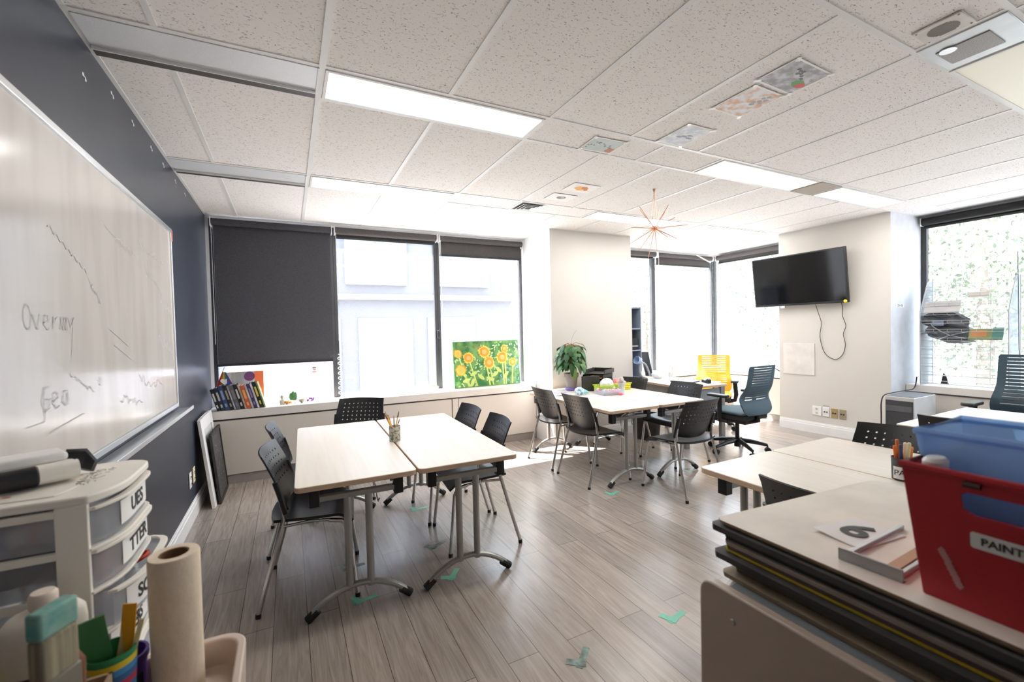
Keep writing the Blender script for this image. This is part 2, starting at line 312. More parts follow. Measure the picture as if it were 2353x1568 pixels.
# window catches and cord
t = thing('window_catch', 'small black catch on the bar between the two bright windows', 'catch', (2.385, 5.33, 1.39)); MB().box((0, -.012, 0), (.035, .03, .10)).build('body', DARKF, t, bevel=.006); MB().tube([(0, -.02, .02), (.0, -.035, .06)], .006).build('lever', DARKF, t)
f = MB(); f.tube([(1.21+.018*math.sin(k*.9), 5.27+.004*math.cos(k*.9), .725+.475*k/60) for k in range(61)], .004, 6); tag(f.build('cord', C('cord_white', (.8, .8, .82))), 'twisted white plastic cord hanging down beside the half covered window', 'cord')
f = MB().tube([(7.3, 1.68, 2.1), (7.302, 1.675, 1.75), (7.3, 1.668, 1.12), (7.31, 1.66, 1.02)], .004, 6); tag(f.build('bead_chain', C('chain_grey', (.2, .2, .22), .35)), 'thin dark bead chain hanging at the far right beside the wire rack', 'chain')
tag(MB().box((.955, 5.355, 1.035), (.05, .002, .075)).mat(1).box((.955, 5.3535, 1.058), (.035, .002, .012)).box((.955, 5.3535, 1.038), (.03, .002, .008)).mat(2).box((.955, 5.3535, 1.014), (.04, .002, .014)).build('window_sticker', [PAPER, C('ink_soft', (.12, .12, .14)), C('pink_ink', (.8, .25, .3))], smooth=0), 'small printed sticker stuck on the glass under the dark blind', 'sticker')

# low window cabinets and ledges
def cabinet(label, x0, x1, y0=5.01, y1=YF-.002, top=.62, div=None):
    t = thing('low_cabinet', label, 'cabinet', ((x0+x1)/2, (y0+y1)/2, 0), 0, 'low cabinets under the windows'); cx, cyy = (x0+x1)/2, (y0+y1)/2
    MB().b2((x0-cx, y0+.022-cyy, .08), (x1-cx, y1-cyy, top)).build('carcass', KICK, t)
    MB().b2((x0-cx, y0+.012-cyy, 0), (x1-cx, y0+.03-cyy, .085)).build('toe_kick', KICK, t)
    ds = [x0]+(div or [])+[x1]
    for a, b in zip(ds, ds[1:]): MB().b2((a+.004-cx, y0-cyy, .09), (b-.004-cx, y0+.02-cyy, top-.004)).build('door_panel', CAB, t, bevel=.002, seg=1)
    return t
cabinet('long cream low cabinet under the left windows beside the navy wall', .005, 2.425)
cabinet('cream low cabinet under the sunflower painting next to the pillar', 2.505, 3.58)
cabinet('white low cabinet under the corner windows behind the desk', 4.875, 7.05)
MB().b2((2.43, 5.005, 0), (2.50, 5.34, .62)).build('trim_2', CAB, bevel=.002)['kind'] = 'structure'
f = MB().b2((.003, 5.0, .632), (3.58, YF+.01, .712)); tag(f.build('window_ledge', WTOP if 0 else mat('ledge_cream', (.74, .70, .655), .4, c2=(.77, .73, .685)), bevel=.004), 'long cream window ledge running above the low cabinets from the navy wall', 'ledge')
f = MB().b2((4.87, 5.0, .632), (7.416, YF+.01, .712)).b2((7.05, 3.775, .632), (7.416, 5.0, .712)); tag(f.build('window_ledge', MT['ledge_cream'], bevel=.004), 'white corner window ledge behind the desk and the yellow chair', 'ledge')
t = thing('low_cabinet', 'white low cabinet under the corner window behind the television wall', 'cabinet', (7.24, 4.4, 0), 0, 'low cabinets under the windows')
MB().b2((-.17, -.62, .08), (.17, .60, .62)).build('carcass', KICK, t); MB().b2((-.19, -.62, .09), (-.17, .60, .616)).build('door_panel', CAB, t, bevel=.002); MB().b2((-.18, -.62, 0), (-.165, .60, .085)).build('toe_kick', KICK, t)
t = thing('low_cabinet', 'cream low cabinet under the right window behind the wire rack', 'cabinet', (7.29, .95, 0), 0, 'low cabinets under the windows')
MB().b2((-.16, -1.5, .08), (.19, 1.55, .60)).build('carcass', KICK, t)
for k in range(3): MB().b2((-.18, -1.49+k*1.02, .09), (-.16, -.49+k*1.02, .59)).build('door_panel', CAB, t, bevel=.002)
tag(MB().b2((7.08, -.6, .61), (7.482, 2.5, .69)).build('window_ledge', MT['ledge_cream'], bevel=.004), 'cream window ledge carrying the wire rack at the right window', 'ledge')

# ---------------------------------------------------------------- ceiling fixtures
DIFF = mat('diffuser_lit', (1, .985, .95), .4, em=LAMP)
def light(label, x0, y0, x1, y1):
    t = thing('ceiling_light', label, 'light', ((x0+x1)/2, (y0+y1)/2, H-.004), 0, 'lit panels in the ceiling'); a, b = (x1-x0)/2, (y1-y0)/2
    f = MB(); q = .016
    for s in (-1, 1): f.box((0, s*(b-q/2), -.001), (2*a, q, .008)); f.box((s*(a-q/2), 0, -.001), (q, 2*b-2*q, .008))
    f.build('frame', GRID, t, smooth=0); MB().box((0, 0, .0005), (2*a-2*q, 2*b-2*q, .004)).build('diffuser', DIFF, t, smooth=0); return t
light('long lit ceiling panel nearest the whiteboard, left of centre', .903, 2.22, 2.085, 2.495)
light('long lit ceiling panel close to the windows on the left', .903, 3.744, 2.065, 4.02)
light('lit ceiling panel above the television side, left of the beige vent', 3.632, 2.222, 4.855, 2.495)
light('short lit ceiling panel between the beige vent and the television', 5.225, 2.225, 6.385, 2.495)
light('far lit ceiling panel behind the copper starburst ornament', 3.645, 3.745, 4.865, 4.02)
light('farthest lit ceiling panel in front of the corner blind', 5.235, 3.745, 6.445, 4.02)
t = thing('ceiling_light', 'dim cream ceiling panel cut off at the top right corner', 'light', (4.275, .834, H-.004), 0)
MB().box((0, 0, .0005), (1.21, .27, .004)).build('diffuser', mat('diffuser_dim', (.70, .66, .54), .4, em=.10), t, smooth=0)
f = MB()
for s in (-1, 1): f.box((0, s*.142, -.001), (1.24, .016, .008)); f.box((s*.612, 0, -.001), (.016, .27, .008))
f.build('frame', GRID, t, smooth=0)
PERF = mat('perforated_metal', (.66, .68, .70), .4, .1, c2=(.76, .78, .80), sc=(400, 400, 400), detail=0)
for lab, y0 in (('long perforated metal ceiling vent touching the navy wall, nearer the camera', 2.205), ('perforated metal ceiling vent touching the navy wall, nearer the windows', 3.729)):
    t = thing('linear_vent', lab, 'vent', (.445, y0+.152, H-.004), 0, 'metal vents beside the navy wall')
    MB().box((0, -.03, -.0), (.85, .21, .004)).build('perforated_face', PERF, t, smooth=0)
    MB().b2((-.425, .078, -.012), (.425, .132, .003)).build('slot', C('slot_brown', (.05, .042, .035)), t, smooth=0)
    MB().b2((-.425, .074, -.016), (.425, .080, .002)).b2((.425, -.14, -.006), (.431, .14, .002)).build('lip', GRID, t, smooth=0)
tag(MB().box((5.04, 2.357, H-.005), (.31, .275, .008)).build('return_vent', mat('vent_beige', (.34, .29, .24), .6, c2=(.42, .37, .31), sc=(300, 300, 300), detail=0), bevel=.002), 'beige perforated vent panel between two lit ceiling panels', 'vent')
t = thing('air_vent', 'square louvred air vent in the ceiling above the windows', 'vent', (2.885, 3.88, H-.004))
f = MB()
for k, (a, z) in enumerate(((.135, 0), (.105, -.006), (.075, -.010), (.045, -.014))):
    for s in (-1, 1): f.box((s*(a-.008), 0, z), (.016, 2*a, .003), rot=Euler((0, s*R(22), 0))); f.box((0, s*(a-.008), z), (2*a, .016, .003), rot=Euler((-s*R(22), 0, 0)))
f.build('louvre', TRIM, t, smooth=0); MB().box((0, 0, .003), (.26, .26, .002)).build('duct', INK, t, smooth=0)
t = thing('ceiling_speaker', 'beige rectangular speaker with round grille on the ceiling at top right', 'speaker', (3.195, .848, H-.003))
MB().box((0, 0, -.003), (.145, .16, .008)).build('plate', C('speaker_plate', (.60, .57, .53)), t, bevel=.003)
f = MB()
for i in range(-5, 6):
    x = i*.0085; hh = math.sqrt(max(0, .05**2-x*x))
    if hh > .004: f.box((x, 0, -.008), (.003, 2*hh, .002))
f.build('grille', C('grille_dark', (.28, .26, .24)), t, smooth=0)
for s in (-1, 1):
    for q in (-1, 1): MB().ball((s*.06, q*.067, -.007), .004, 8).build('screw', GREYM, t)
t = thing('metal_fixture', 'metal fixture with perforated grille beside the dim ceiling panel', 'vent', (3.466, .834, H-.003))
MB().box((0, 0, -.002), (.33, .29, .008)).build('plate', mat('fixture_metal', (.50, .52, .52), .35, .5, c2=(.56, .58, .58)), t, bevel=.003)
MB().box((.01, .02, -.008), (.175, .175, .004)).build('grille', mat('fixture_grille', (.25, .24, .23), .5, c2=(.40, .39, .37), sc=(300, 300, 300), detail=0), t, smooth=0)
MB().lathe([(.03, -.003), (.03, 0)], (-.06, .07, -.009), 16).build('sensor', ALU, t)
# pictures taped to the ceiling
def cpaper(label, x, y, w_, d, rz, kind, tape=True):
    t = thing('taped_picture', label, 'picture', (x, y, H-.004), R(rz), 'pictures taped to the ceiling')
    cols = {'grey': [(.36, .36, .37), (.13, .13, .135), (.62, .65, .69)], 'pale': [(.82, .83, .85), (.35, .36, .38), (.7, .45, .3)], 'blue': [(.62, .66, .72), (.22, .25, .3), (.85, .87, .9)], 'map': [(.48, .54, .54), (.12, .14, .15), (.5, .2, .13)], 'orange': [(.84, .82, .8), (.85, .42, .08), (.45, .2, .08)], 'small': [(.84, .83, .82), (.22, .22, .22), (.5, .5, .5)]}[kind]
    ms = [PAPER, mat('art_'+kind, cols[0], .7, c2=cols[2], sc=(16, 22, 1), lo=.42, hi=.62, detail=5) if kind in ('grey', 'blue', 'pale') else C(kind+'_0', cols[0])]+[C('%s_%d' % (kind, i+1), c) for i, c in enumerate(cols[1:])]+[C('art_green', (.1, .35, .12)), C('art_red', (.6, .1, .08))]
    f = MB(); f.box((0, 0, -.001), (w_, d, .001)); r = random.Random(kind)
    def blob(px, py, rr, mi, n=11, sx=1):
        f.mat(mi); f.face([(px+rr*sx*(.7+.5*r.random())*math.cos(2*PI*k/n), py+rr*(.7+.5*r.random())*math.sin(2*PI*k/n), -.0017-.0002*mi) for k in range(n)])
    if kind in ('grey', 'blue', 'map', 'pale'):
        f.mat(1).box((0, 0, -.0017), (w_*.93, d*.9, .0004))
    if kind == 'grey':
        for q in ((-.05, -.055), (-.03, -.05), (-.01, -.05), (.0, -.035), (.02, -.025), (-.02, -.03), (.045, -.01)): blob(*q, .010, 2, sx=1.3)
        blob(.075, .02, .026, 4, sx=1.4); blob(.1, .03, .022, 5, sx=1.4)
    elif kind == 'pale':
        for q in ((.06, -.09), (.045, -.07), (.075, -.06), (.05, -.04), (.03, -.02), (.07, -.03), (.04, .0)): blob(*q, .013, 2, sx=1.2)
        for q in ((-.08, .05), (-.03, .08)): blob(*q, .016, 3)
    elif kind == 'blue':
        for q in ((0, 0), (.03, -.02), (-.03, .015), (.05, .01)): blob(*q, .012, 2, sx=2.2)
    elif kind == 'map':
        for k in range(16): blob((r.random()-.5)*w_*.8, (r.random()-.5)*d*.75, .007, 2)
        f.mat(3).box((w_*.34, d*.25, -.0021), (w_*.2, d*.3, .0003))
    elif kind == 'orange':
        blob(.0, .0, .05, 2, sx=1.3); blob(.02, -.02, .03, 3); blob(.06, .02, .02, 5)
    else: blob(0, 0, .04, 2, sx=1.4); blob(.02, 0, .02, 3)
    f.build('sheet', ms, t, smooth=0, normals=False, dist=0)
    if tape:
        for sx in (-1, 1):
            for s2 in (-1, 1): MB().box((sx*w_*.47, s2*d*.47, -.0042), (.035, .02, .0006), rz=sx*s2*.8).build('tape', C('tape_clear', (.82, .82, .8), .3), t, smooth=0)
    return t
cpaper('grey picture with green and red spot taped to the ceiling at upper right', 2.99, 1.34, .30, .21, 2, 'grey')
cpaper('pale picture overlapping the grey one taped to the ceiling', 3.0, 1.60, .25, .27, 1, 'pale')
cpaper('pale blue picture of mountains taped alone to the ceiling', 3.025, 2.05, .225, .275, 0, 'blue')
cpaper('grey green speckled picture with red corner taped to a narrow ceiling tile', 2.63, 2.38, .255, .2, -3, 'map')
cpaper('orange and white picture taped to the ceiling near the air vent', 3.03, 3.18, .27, .205, 0, 'orange', False)
cpaper('white sheet with small grey image between orange picture and air vent', 3.01, 3.475, .26, .185, 0, 'small', False)
t = thing('starburst_ornament', 'copper wire starburst ornament hanging from the ceiling', 'ornament', (3.663, 2.959, H-.003))
MB().lathe([(.004, -.03), (.012, -.004), (.012, 0)], n=12).build('ceiling_hook', COPPER, t)
f = MB(); [f.tube([(0, 0, -.01), (a*.035, b*.035, -.29), (0, 0, -.345)], .0017, 5) for a, b in ((1, 0), (-.7, .7), (-.3, -.8))]; f.build('hanging_wire', COPPER, t)
MB().ball((0, 0, -.345), .014, 12).build('hub', COPPER, t)
r = random.Random(3)
for k in range(20):
    a = math.acos(1-2*(k+.5)/20); b = k*2.4; d = V((math.sin(a)*math.cos(b), math.sin(a)*math.sin(b), math.cos(a))); L = .19+.10*r.random()
    MB().tube([V((0, 0, -.345))+d*.012, V((0, 0, -.345))+d*L], [.0042, .0026], 6).build('spike', COPPER, t)

# ---------------------------------------------------------------- left wall
t = thing('whiteboard', 'large scribbled whiteboard with metal tray on the navy wall', 'whiteboard', (0, 2.4, 1.56)); y0, y1, z0, z1 = .9, 3.73, .975, 2.15
def L2(f, a, b): return f.b2((a[0], a[1]-2.4, a[2]-1.56), (b[0], b[1]-2.4, b[2]-1.56))
PANEL_ = L2(MB(), (.003, y0, z0), (.016, y1, z1)); BWM = (mat('board_white', (.55, .515, .475), .16, c2=(.62, .59, .55), sc=(4, 9, 1.6), detail=6, lo=.3, hi=.6))
f = MB(); L2(f, (.002, y0, z1-.012), (.026, y1, z1+.014)); L2(f, (.002, y0, z0-.02), (.026, y1, z0+.008)); L2(f, (.002, y1-.012, z0), (.024, y1+.01, z1)); f.build('frame', ALU, t, bevel=.003)
f = MB(); L2(f, (.002, 1.65, .915), (.085, 3.86, .927)); L2(f, (.078, 1.65, .915), (.088, 3.86, .94)); f.build('tray', ALU, t, bevel=.002)
tag(L2(MB(), (.022, 3.722, 2.08), (.027, 3.742, 2.155)).build('corner_mark', C('corner_red', (.75, .2, .18)), t), 'reddish corner piece', None)
SCRIB = C('marker_grey', (.43, .42, .42)); f = PANEL_.mat(1)
def scr(pts, wd=.004):
    pts = [V((.0185, y-2.4, z-1.56)) for y, z in pts]
    for a, b in zip(pts, pts[1:]):
        n = V((0, -(b.z-a.z), b.y-a.y)).normalized()*wd*.5
        f.face([a-n, b-n, b+n, a+n])
r = random.Random(11)
for (yy, zz_, L, A) in ((2.45, 1.92, .5, .02), (3.0, 1.95, .5, .03), (3.1, 1.80, .3, .02), (3.35, 1.68, .3, .03), (2.5, 1.47, .25, 0), (2.55, 1.40, .25, 0), (3.3, 1.42, .35, .03), (2.9, 1.22, .45, .03), (2.6, 1.16, .35, .02), (2.1, 1.30, .2, .01), (2.3, 1.66, .12, .02)):
    n = 18; scr([(yy+L*k/n, zz_-.08*k/n+A*(r.random()-.5)*2) for k in range(n+1)], .0035)
def word(y, z, s, ww, wd=.0045):
    G = {'O': [(.5+.4*math.cos(a*.5), .5+.5*math.sin(a*.5)) for a in range(14)], 'v': [(0, .6), (.4, 0), (.8, .7)], 'e': [(.1, .3), (.7, .4), (.6, .65), (.2, .6), (.1, .25), (.5, 0), (.8, .1)], 'r': [(.1, 0), (.2, .6), (.25, .35), (.7, .6)],
         'm': [(.0, 0), (.1, .6), (.35, 0), (.5, .6), (.7, 0), (.85, .6), (1, 0)], 'y': [(.1, .6), (.4, .1), (.8, .6), (.5, -.6), (.3, -1.2)], 'G': [(.8, .9), (.3, .9), (.05, .4), (.3, 0), (.8, .1), (.85, .45), (.5, .45)], 'a': [(.8, .6), (.3, .6), (.1, .2), (.5, 0), (.75, .5), (.85, 0)], 'o': [(.5+.35*math.cos(a*.55), .3+.3*math.sin(a*.55)) for a in range(13)]}
    for ch in ww:
        if ch in G: scr([(y+s*.75*px, z+s*py) for px, py in G[ch]], wd)
        y += s*.8
word(1.80, 1.46, .075, 'Overmy', .0035); word(1.885, 1.20, .085, 'Gea', .0035); word(2.35, 1.24, .05, 'o', .003)
scr([(1.80, 1.17), (1.90, 1.17), (1.91, 1.27)], .003); scr([(1.93, 1.13), (2.2, 1.15)], .003)
scr([(1.98+.022*k, 1.80-.0085*k+(.014 if k % 2 else 0)) for k in range(15)], .005)
f.build('panel', [BWM, SCRIB], t, smooth=0, dist=0, normals=False)
for k, (y, z) in enumerate(((2.397, 2.503), (2.731, 2.608), (3.042, 2.593), (3.404, 2.599), (3.696, 2.595), (4.052, 2.594), (4.393, 2.6))):
    z = min(z, 2.59)
    tag(MB().ball((.001, y, z), .008, 8, (.3, 1, 1)).ball((.001, y+.025, z-.012), .007, 8, (.3, 1, 1)).box((.001, y+.012, z-.003), (.002, .03, .003)).build('putty_mark', PAPER), 'small pair of white putty dots high on the navy wall, %s' % ['nearest the camera', 'second from the camera', 'third from the camera', 'fourth from the camera', 'fifth from the camera', 'sixth from the camera', 'last before the windows'][k], 'mark', 'white putty dots on the navy wall')
def plate(label, loc, rz, col, kind, w_=.075, h=.12):
    t = thing('wall_outlet', label, 'outlet', loc, rz, 'wall outlets')
    MB().box((0, -.004, 0), (w_, .007, h)).build('plate', col, t, bevel=.003)
    if kind == 'outlet':
        for s in (-1, 1):
            MB().lathe([(.017, -.001), (.017, .003)], n=16).build('socket', C('socket_pale', (.68, .64, .58)), t, rot=(PI/2, 0, 0), loc=(0, -.0085, s*.026))
            MB().box((-.006, -.0125, s*.026), (.003, .002, .010)).box((.006, -.0125, s*.026), (.003, .002, .010)).build('slot', INK, t, smooth=0)
    else:
        for s in (-1, 1): MB().lathe([(.008, 0), (.008, .007)], n=12).build('jack', INK, t, rot=(PI/2, 0, 0), loc=(s*.014, -.0085, 0))
    return t
BRASS = mat('brass', (.55, .42, .2), .35, .7, c2=(.6, .47, .25)); 
plate('white wall outlet low on the navy wall', (.001, 4.12, .33), PI/2, TRIM, 'outlet')
plate('yellowish wall outlet low on the navy wall next to a white one', (.001, 4.26, .335), PI/2, C('outlet_cream', (.75, .64, .42)), 'outlet')
plate('leftmost double outlet under the television', (6.749, 3.288, .293), PI/2*3, TRIM, 'outlet', .11)
plate('white data outlet with label under the television', (6.749, 3.18, .293), PI/2*3, TRIM, 'jack')
plate('brass plate beside the white data outlet', (6.749, 3.083, .29), PI/2*3, BRASS, 'jack')
plate('rightmost brass plate under the television', (6.749, 2.991, .29), PI/2*3, mat('brass_dull', (.47, .4, .27), .4, .6, c2=(.5, .43, .3)), 'jack')
tag(MB().box((6.748, 3.18, .37), (.003, .07, .012)).build('outlet_label', C('label_grey', (.4, .38, .36))), 'tiny grey label stuck above the white data outlet', 'label')
# frames leaning against the navy wall
def leaning(name, label, y0, y1, xb, xt, zt, th, mats, cat, inner, marks=0):
    t = thing(name, label, cat, (xb, (y0+y1)/2, 0)); ang = math.atan2(xb-xt, zt); hh = math.hypot(zt, xb-xt); w_ = y1-y0
    def fb(a, b): 
        f = MB(); f.b2(a, b); return f
    t.rotation_euler = (0, -ang, 0)
    f = MB(); q = inner
    for s in (-1, 1): f.box((-th/2, s*(w_/2-q/2), hh/2), (th, q, hh))
    f.box((-th/2, 0, q/2), (th, w_-2*q, q)).box((-th/2, 0, hh-q/2), (th, w_-2*q, q)); f.build('frame', mats[0], t, bevel=.003)
    f = MB().box((-th/2, 0, hh/2), (th*.4, w_-2*q+.004, hh-2*q+.004)).mat(1); r = random.Random(5)
    for k in range(marks): f.box((-th*.29, -.15+.3*r.random(), .10+.4*r.random()), (.0012, .02+.05*r.random(), .003))
    f.build('picture', [mats[1], C('chalk_grey', (.25, .25, .25))], t, smooth=0); return t
leaning('framed_board', 'large white framed board leaning on the navy wall near the cabinet', 4.37, 4.95, .125, .045, .745, .025, [TRIM, C('board_grey', (.6, .6, .6))], 'frame', .10)
t = leaning('chalk_picture', 'black framed chalk picture leaning against the white board', 4.46, 4.97, .158, .105, .60, .02, [C('blackframe', (.02, .018, .018)), mat('chalk', (.045, .042, .042), .6, c2=(.075, .07, .07), sc=(8, 8, 8))], 'frame', .03, 26)

# ---------------------------------------------------------------- television wall
t = thing('television', 'black flat television mounted on the cream wall', 'television', (6.63, 3.46, 1.99), 0)
t.rotation_euler = (0, R(-6.5), 0)   # top leans into the room
MB().box((0, 0, 0), (.04, 1.17, .665)).build('body', C('tv_black', (.008, .008, .009), .3), t, bevel=.006)
MB().box((-.0205, 0, .006), (.002, 1.135, .62)).build('screen', mat('tv_screen', (.003, .003, .004), .1, c2=(.004, .004, .005), spec=.22), t, smooth=0)
MB().box((.045, .1, 0), (.06, .4, .3)).build('wall_mount', GREYM, t, bevel=.004)
MB().box((-.005, .20, -.345), (.03, .06, .03)).build('sensor_bar', ALU, t, bevel=.003)
MB().lathe([(.018, 0), (.02, .004), (.016, .012), (.006, .014)], n=14).build('sticker', C('sticker_yellow', (.85, .68, .05)), t, rot=(0, -PI/2, 0), loc=(-.021, -.555, -.315))
pts = [(6.62, 3.228, 1.66), (6.69, 3.235, 1.55), (6.72, 3.215, 1.42), (6.735, 3.24, 1.25), (6.738, 3.205, 1.08), (6.738, 3.15, 1.0), (6.738, 3.06, .965), (6.738, 2.985, 1.03), (6.738, 2.955, 1.15), (6.735, 2.975, 1.28), (6.73, 2.945, 1.38), (6.72, 2.975, 1.5), (6.68, 2.955, 1.6), (6.64, 2.953, 1.68)]
def smooth_path(p, k=5):
    p = [V(x) for x in p]; o = []
    for i in range(len(p)-1):
        a, b, c, d = p[max(i-1, 0)], p[i], p[i+1], p[min(i+2, len(p)-1)]
        for j in range(k):
            s = j/k; o.append(.5*((2*b)+(c-a)*s+(2*a-5*b+4*c-d)*s*s+(3*b-a-3*c+d)*s**3))
    return o+[p[-1]]
tag(MB().tube(smooth_path(pts), .0036, 6).build('power_cable', BLACKP), 'black cable hanging in a loop below the television', 'cable')
tag(MB().box((6.746, 3.511, .95), (.010, .40, .415)).build('access_panel', C('panel_cream', (.68, .64, .60)), bevel=.002), 'square cream access panel on the wall left of the television cable', 'panel')
t = thing('wall_sign', 'tiny white sign with dark lettering on the white side of the television wall', 'sign', (6.95, 2.503, 1.597))
MB().box((0, 0, 0), (.18, .003, .04)).build('plate', PAPER, t, smooth=0); text('2754 20', .036, INK, t, fr((0, -.002, 0), (1, 0, 0), (0, 0, 1)))

# ---------------------------------------------------------------- tables
def make_table(top, label, loc, rz, grp):
    t = thing('folding_table', label, 'table', loc, rz, grp); TZ = .70
    MB().mat(0).prism(rrect(.583, 1.50, .03), TZ-.028, TZ, m2=1).build('tabletop', [top, EDGE], t, bevel=.004)
    MB().box((0, 0, TZ-.045), (.06, 1.2, .03)).build('beam', GREYM, t, bevel=.003)
    for s in (-1, 1):
        y = s*.67; lg = MB()
        pts = [(x, y, .018+.118*(1-(x/.25)**2)**.9 if abs(x) < .25 else .018) for x in [-.25+.5*i/18 for i in range(19)]]
        lg.tube(pts, .019, 10, ry=.8)
        for q in (-.052, .052): lg.tube([(q, y, .115), (q, y, .60)], .0185, 12)
        lg = lg.build('leg', GREYM, t)
        MB().box((0, y, .607), (.37, .035, .028)).build('crossbar', GREYM, lg, bevel=.004)
        for q in (-1, 1):
            MB().box((q*.205, y-s*.005, .622), (.048, .05, .101)).build('bracket', BLACKP, t, bevel=.004)
            MB().tube([(q*.255, y, .012), (q*.205, y, .052)], .0215, 10).build('foot_cap', RUB, lg)
        MB().tube([(.08, y-s*.03, .66), (.10, y-s*.08, .60), (.11, y-s*.11, .52), (.115, y-s*.11, .50), (.12, y-s*.1, .52)], .004, 6).build('latch', CHROME, t)
    return t
TB = make_table(TOP, 'wood topped folding table at left with black chairs on its left side', (1.02, 3.05, 0), R(-1.5), 'table pair with the brush cup')
dup(TB, 'wood topped folding table with the two black chairs on its right side', (1.612, 3.035, 0), R(-1.5), 'table pair with the brush cup')
dup(TB, 'folding table under the potted plant and craft supplies', (3.455, 3.755, 0), 0, 'table pair with the potted plant')
dup(TB, 'empty half of the plant table pair, beside the office desk', (4.045, 3.755, 0), 0, 'table pair with the potted plant')
dup(TB, 'folding table just behind the stack of boards, chair tucked at its left', (2.855, .83, 0), 0, 'table pair behind the red bin')
dup(TB, 'folding table behind the red bin carrying the marker cup', (3.445, .83, 0), 0, 'table pair behind the red bin')
TW = make_table(WTOP, 'white folding table at right with two chair backs against its left edge', (4.79, .80, 0), 0, 'white table pair')
dup(TW, 'far white folding table in front of the slate office chair at right', (5.38, .80, 0), 0, 'white table pair')

# ---------------------------------------------------------------- stacking chairs (face +Y)
def make_chair(label, loc, rz, grp):
    t = thing('stacking_chair', label, 'chair', loc, rz, grp)
    def seatP(u, v):
        x = (u-.5)*2; y = -.165+.385*v; wd = .215+.012*math.sin(PI*v)
        z = .452-.016*(1-x*x)*math.sin(PI*min(1, v*1.1))+.012*x*x*(1-v)-(.045*max(0, (v-.78)/.22)**2)
        return V((x*wd, y-.035*(1-x*x)*(1-v)**2, z))
    MB().grid(seatP, 10, 12).build('seat', BLACKP, t, solid=.014, smooth=60)
    NU, NV = 11, 9
    def backP(u, v):
        x = (u-.5)*2; hw = .214+.010*math.sin(PI*min(1, v*1.15))-.03*max(0, (.12-v)/.12)**2
        z = .505+.30*v-.028*(1-x*x)*(1-v)**2+.004*(1-abs(x))
        y = -.098-.115*v**1.3-.036*(1-x*x)
        return V((x*hw, y, z))
    f = MB()
    for j in range(NV):
        for i in range(NU):
            u0_, u1_, v0_, v1_ = i/NU, (i+1)/NU, j/NV, (j+1)/NV; um, vm = (u0_+u1_)/2, (v0_+v1_)/2
            outer = [(u0_, v0_), (um, v0_), (u1_, v0_), (u1_, vm), (u1_, v1_), (um, v1_), (u0_, v1_), (u0_, vm)]
            ov = [f.b.verts.new(backP(*p)) for p in outer]
            if 3 <= j <= 7 and 0 < i < NU-1:
                hu, hv = .0056/.43, .0056/.31
                iv = [f.b.verts.new(backP(um+hu*cx, vm+hv*cy_)) for cx, cy_ in ((-.71, -.71), (0, -1), (.71, -.71), (1, 0), (.71, .71), (0, 1), (-.71, .71), (-1, 0))]
                for k in range(8): f.b.faces.new((ov[k], ov[(k+1) % 8], iv[(k+1) % 8], iv[k]))
            else: f.b.faces.new(ov)
    f.build('backrest', BLACKP, t, solid=.008, smooth=60, dist=.0008)
    for s in (-1, 1):
        rear = MB().tube([(s*.222, -.132, .60), (s*.224, -.118, .47), (s*.238, -.182, .23), (s*.252, -.243, .012)], .0115, 10).build('leg', CHROME, t)
        MB().tube([(s*.252, -.243, .0), (s*.2515, -.2425, .022)], .0135, 10).build('foot_tip', RUB, rear)
        fr_ = MB().tube([(s*.205, .10, .425), (s*.212, .165, .415), (s*.222, .19, .38), (s*.245, .232, .012)], .0115, 10).build('leg', CHROME, t)
        MB().tube([(s*.245, .232, .0), (s*.2445, .2315, .022)], .0135, 10).build('foot_tip', RUB, fr_)
        MB().tube([(s*.226, -.127, .434), (s*.208, 0, .436), (s*.205, .10, .428)], .0085, 8).build('side_rail', CHROME, t)
        MB().tube([(s*.221, -.152, .668), (s*.222, -.132, .60), (s*.222, -.108, .50)], .0185, 10, ry=.75).build('back_bracket', BLACKP, t)
    MB().tube([(-.208, .04, .422), (.208, .04, .422)], .008, 8).build('cross_rail', CHROME, t)
    return t
G1, G2, G3, G4 = 'black chairs at the brush cup tables', 'black chairs at the plant tables', 'black chairs at the marker cup tables', 'black chairs at the white tables'
CH = make_chair('black perforated chair nearest the camera on the left of the brush cup tables', (.80, 2.77, 0), R(-97), G1)
for lb, x, y, a, g in (
    ('black perforated chair second on the left of the brush cup tables, nearer the window ledge', .80, 3.44, -91, G1),
    ('black chair at the far end of the brush cup tables, back to the window ledge', 1.215, 4.22, 152, G1),
    ('black chair nearest the camera on the right of the brush cup tables', 1.83, 2.87, 85, G1),
    ('black chair on the right of the brush cup tables, nearer the low cabinets', 1.825, 3.405, 90, G1),
    ('black chair farthest left at the plant tables, closest to the window cabinets', 3.275, 4.00, -91, G2),
    ('second black chair on the left of the plant tables, nearer the camera', 3.275, 3.405, -90, G2),
    ('black chair between plant tables and pillar side of the office desk, farther one', 4.24, 4.11, 90, G2),
    ('black chair between the plant tables and the office desk, nearer the camera', 4.34, 3.42, 90, G2),
    ('black chair at the near end of the plant tables with its back to the camera', 3.755, 2.765, 3, G2),
    ('black chair with curved back behind the marker cup table', 3.64, 1.24, 94, G3),
    ('black chair tucked into the left side of the table behind the board stack', 2.635, .945, -90, G3),
    ('black chair back in front of the left edge of the white table', 4.615, 1.175, -90, G4),
    ('black chair back partly cut off at the right edge of the photo', 4.60, .63, -90, G4)): dup(CH, lb, (x, y, 0), R(a), g)

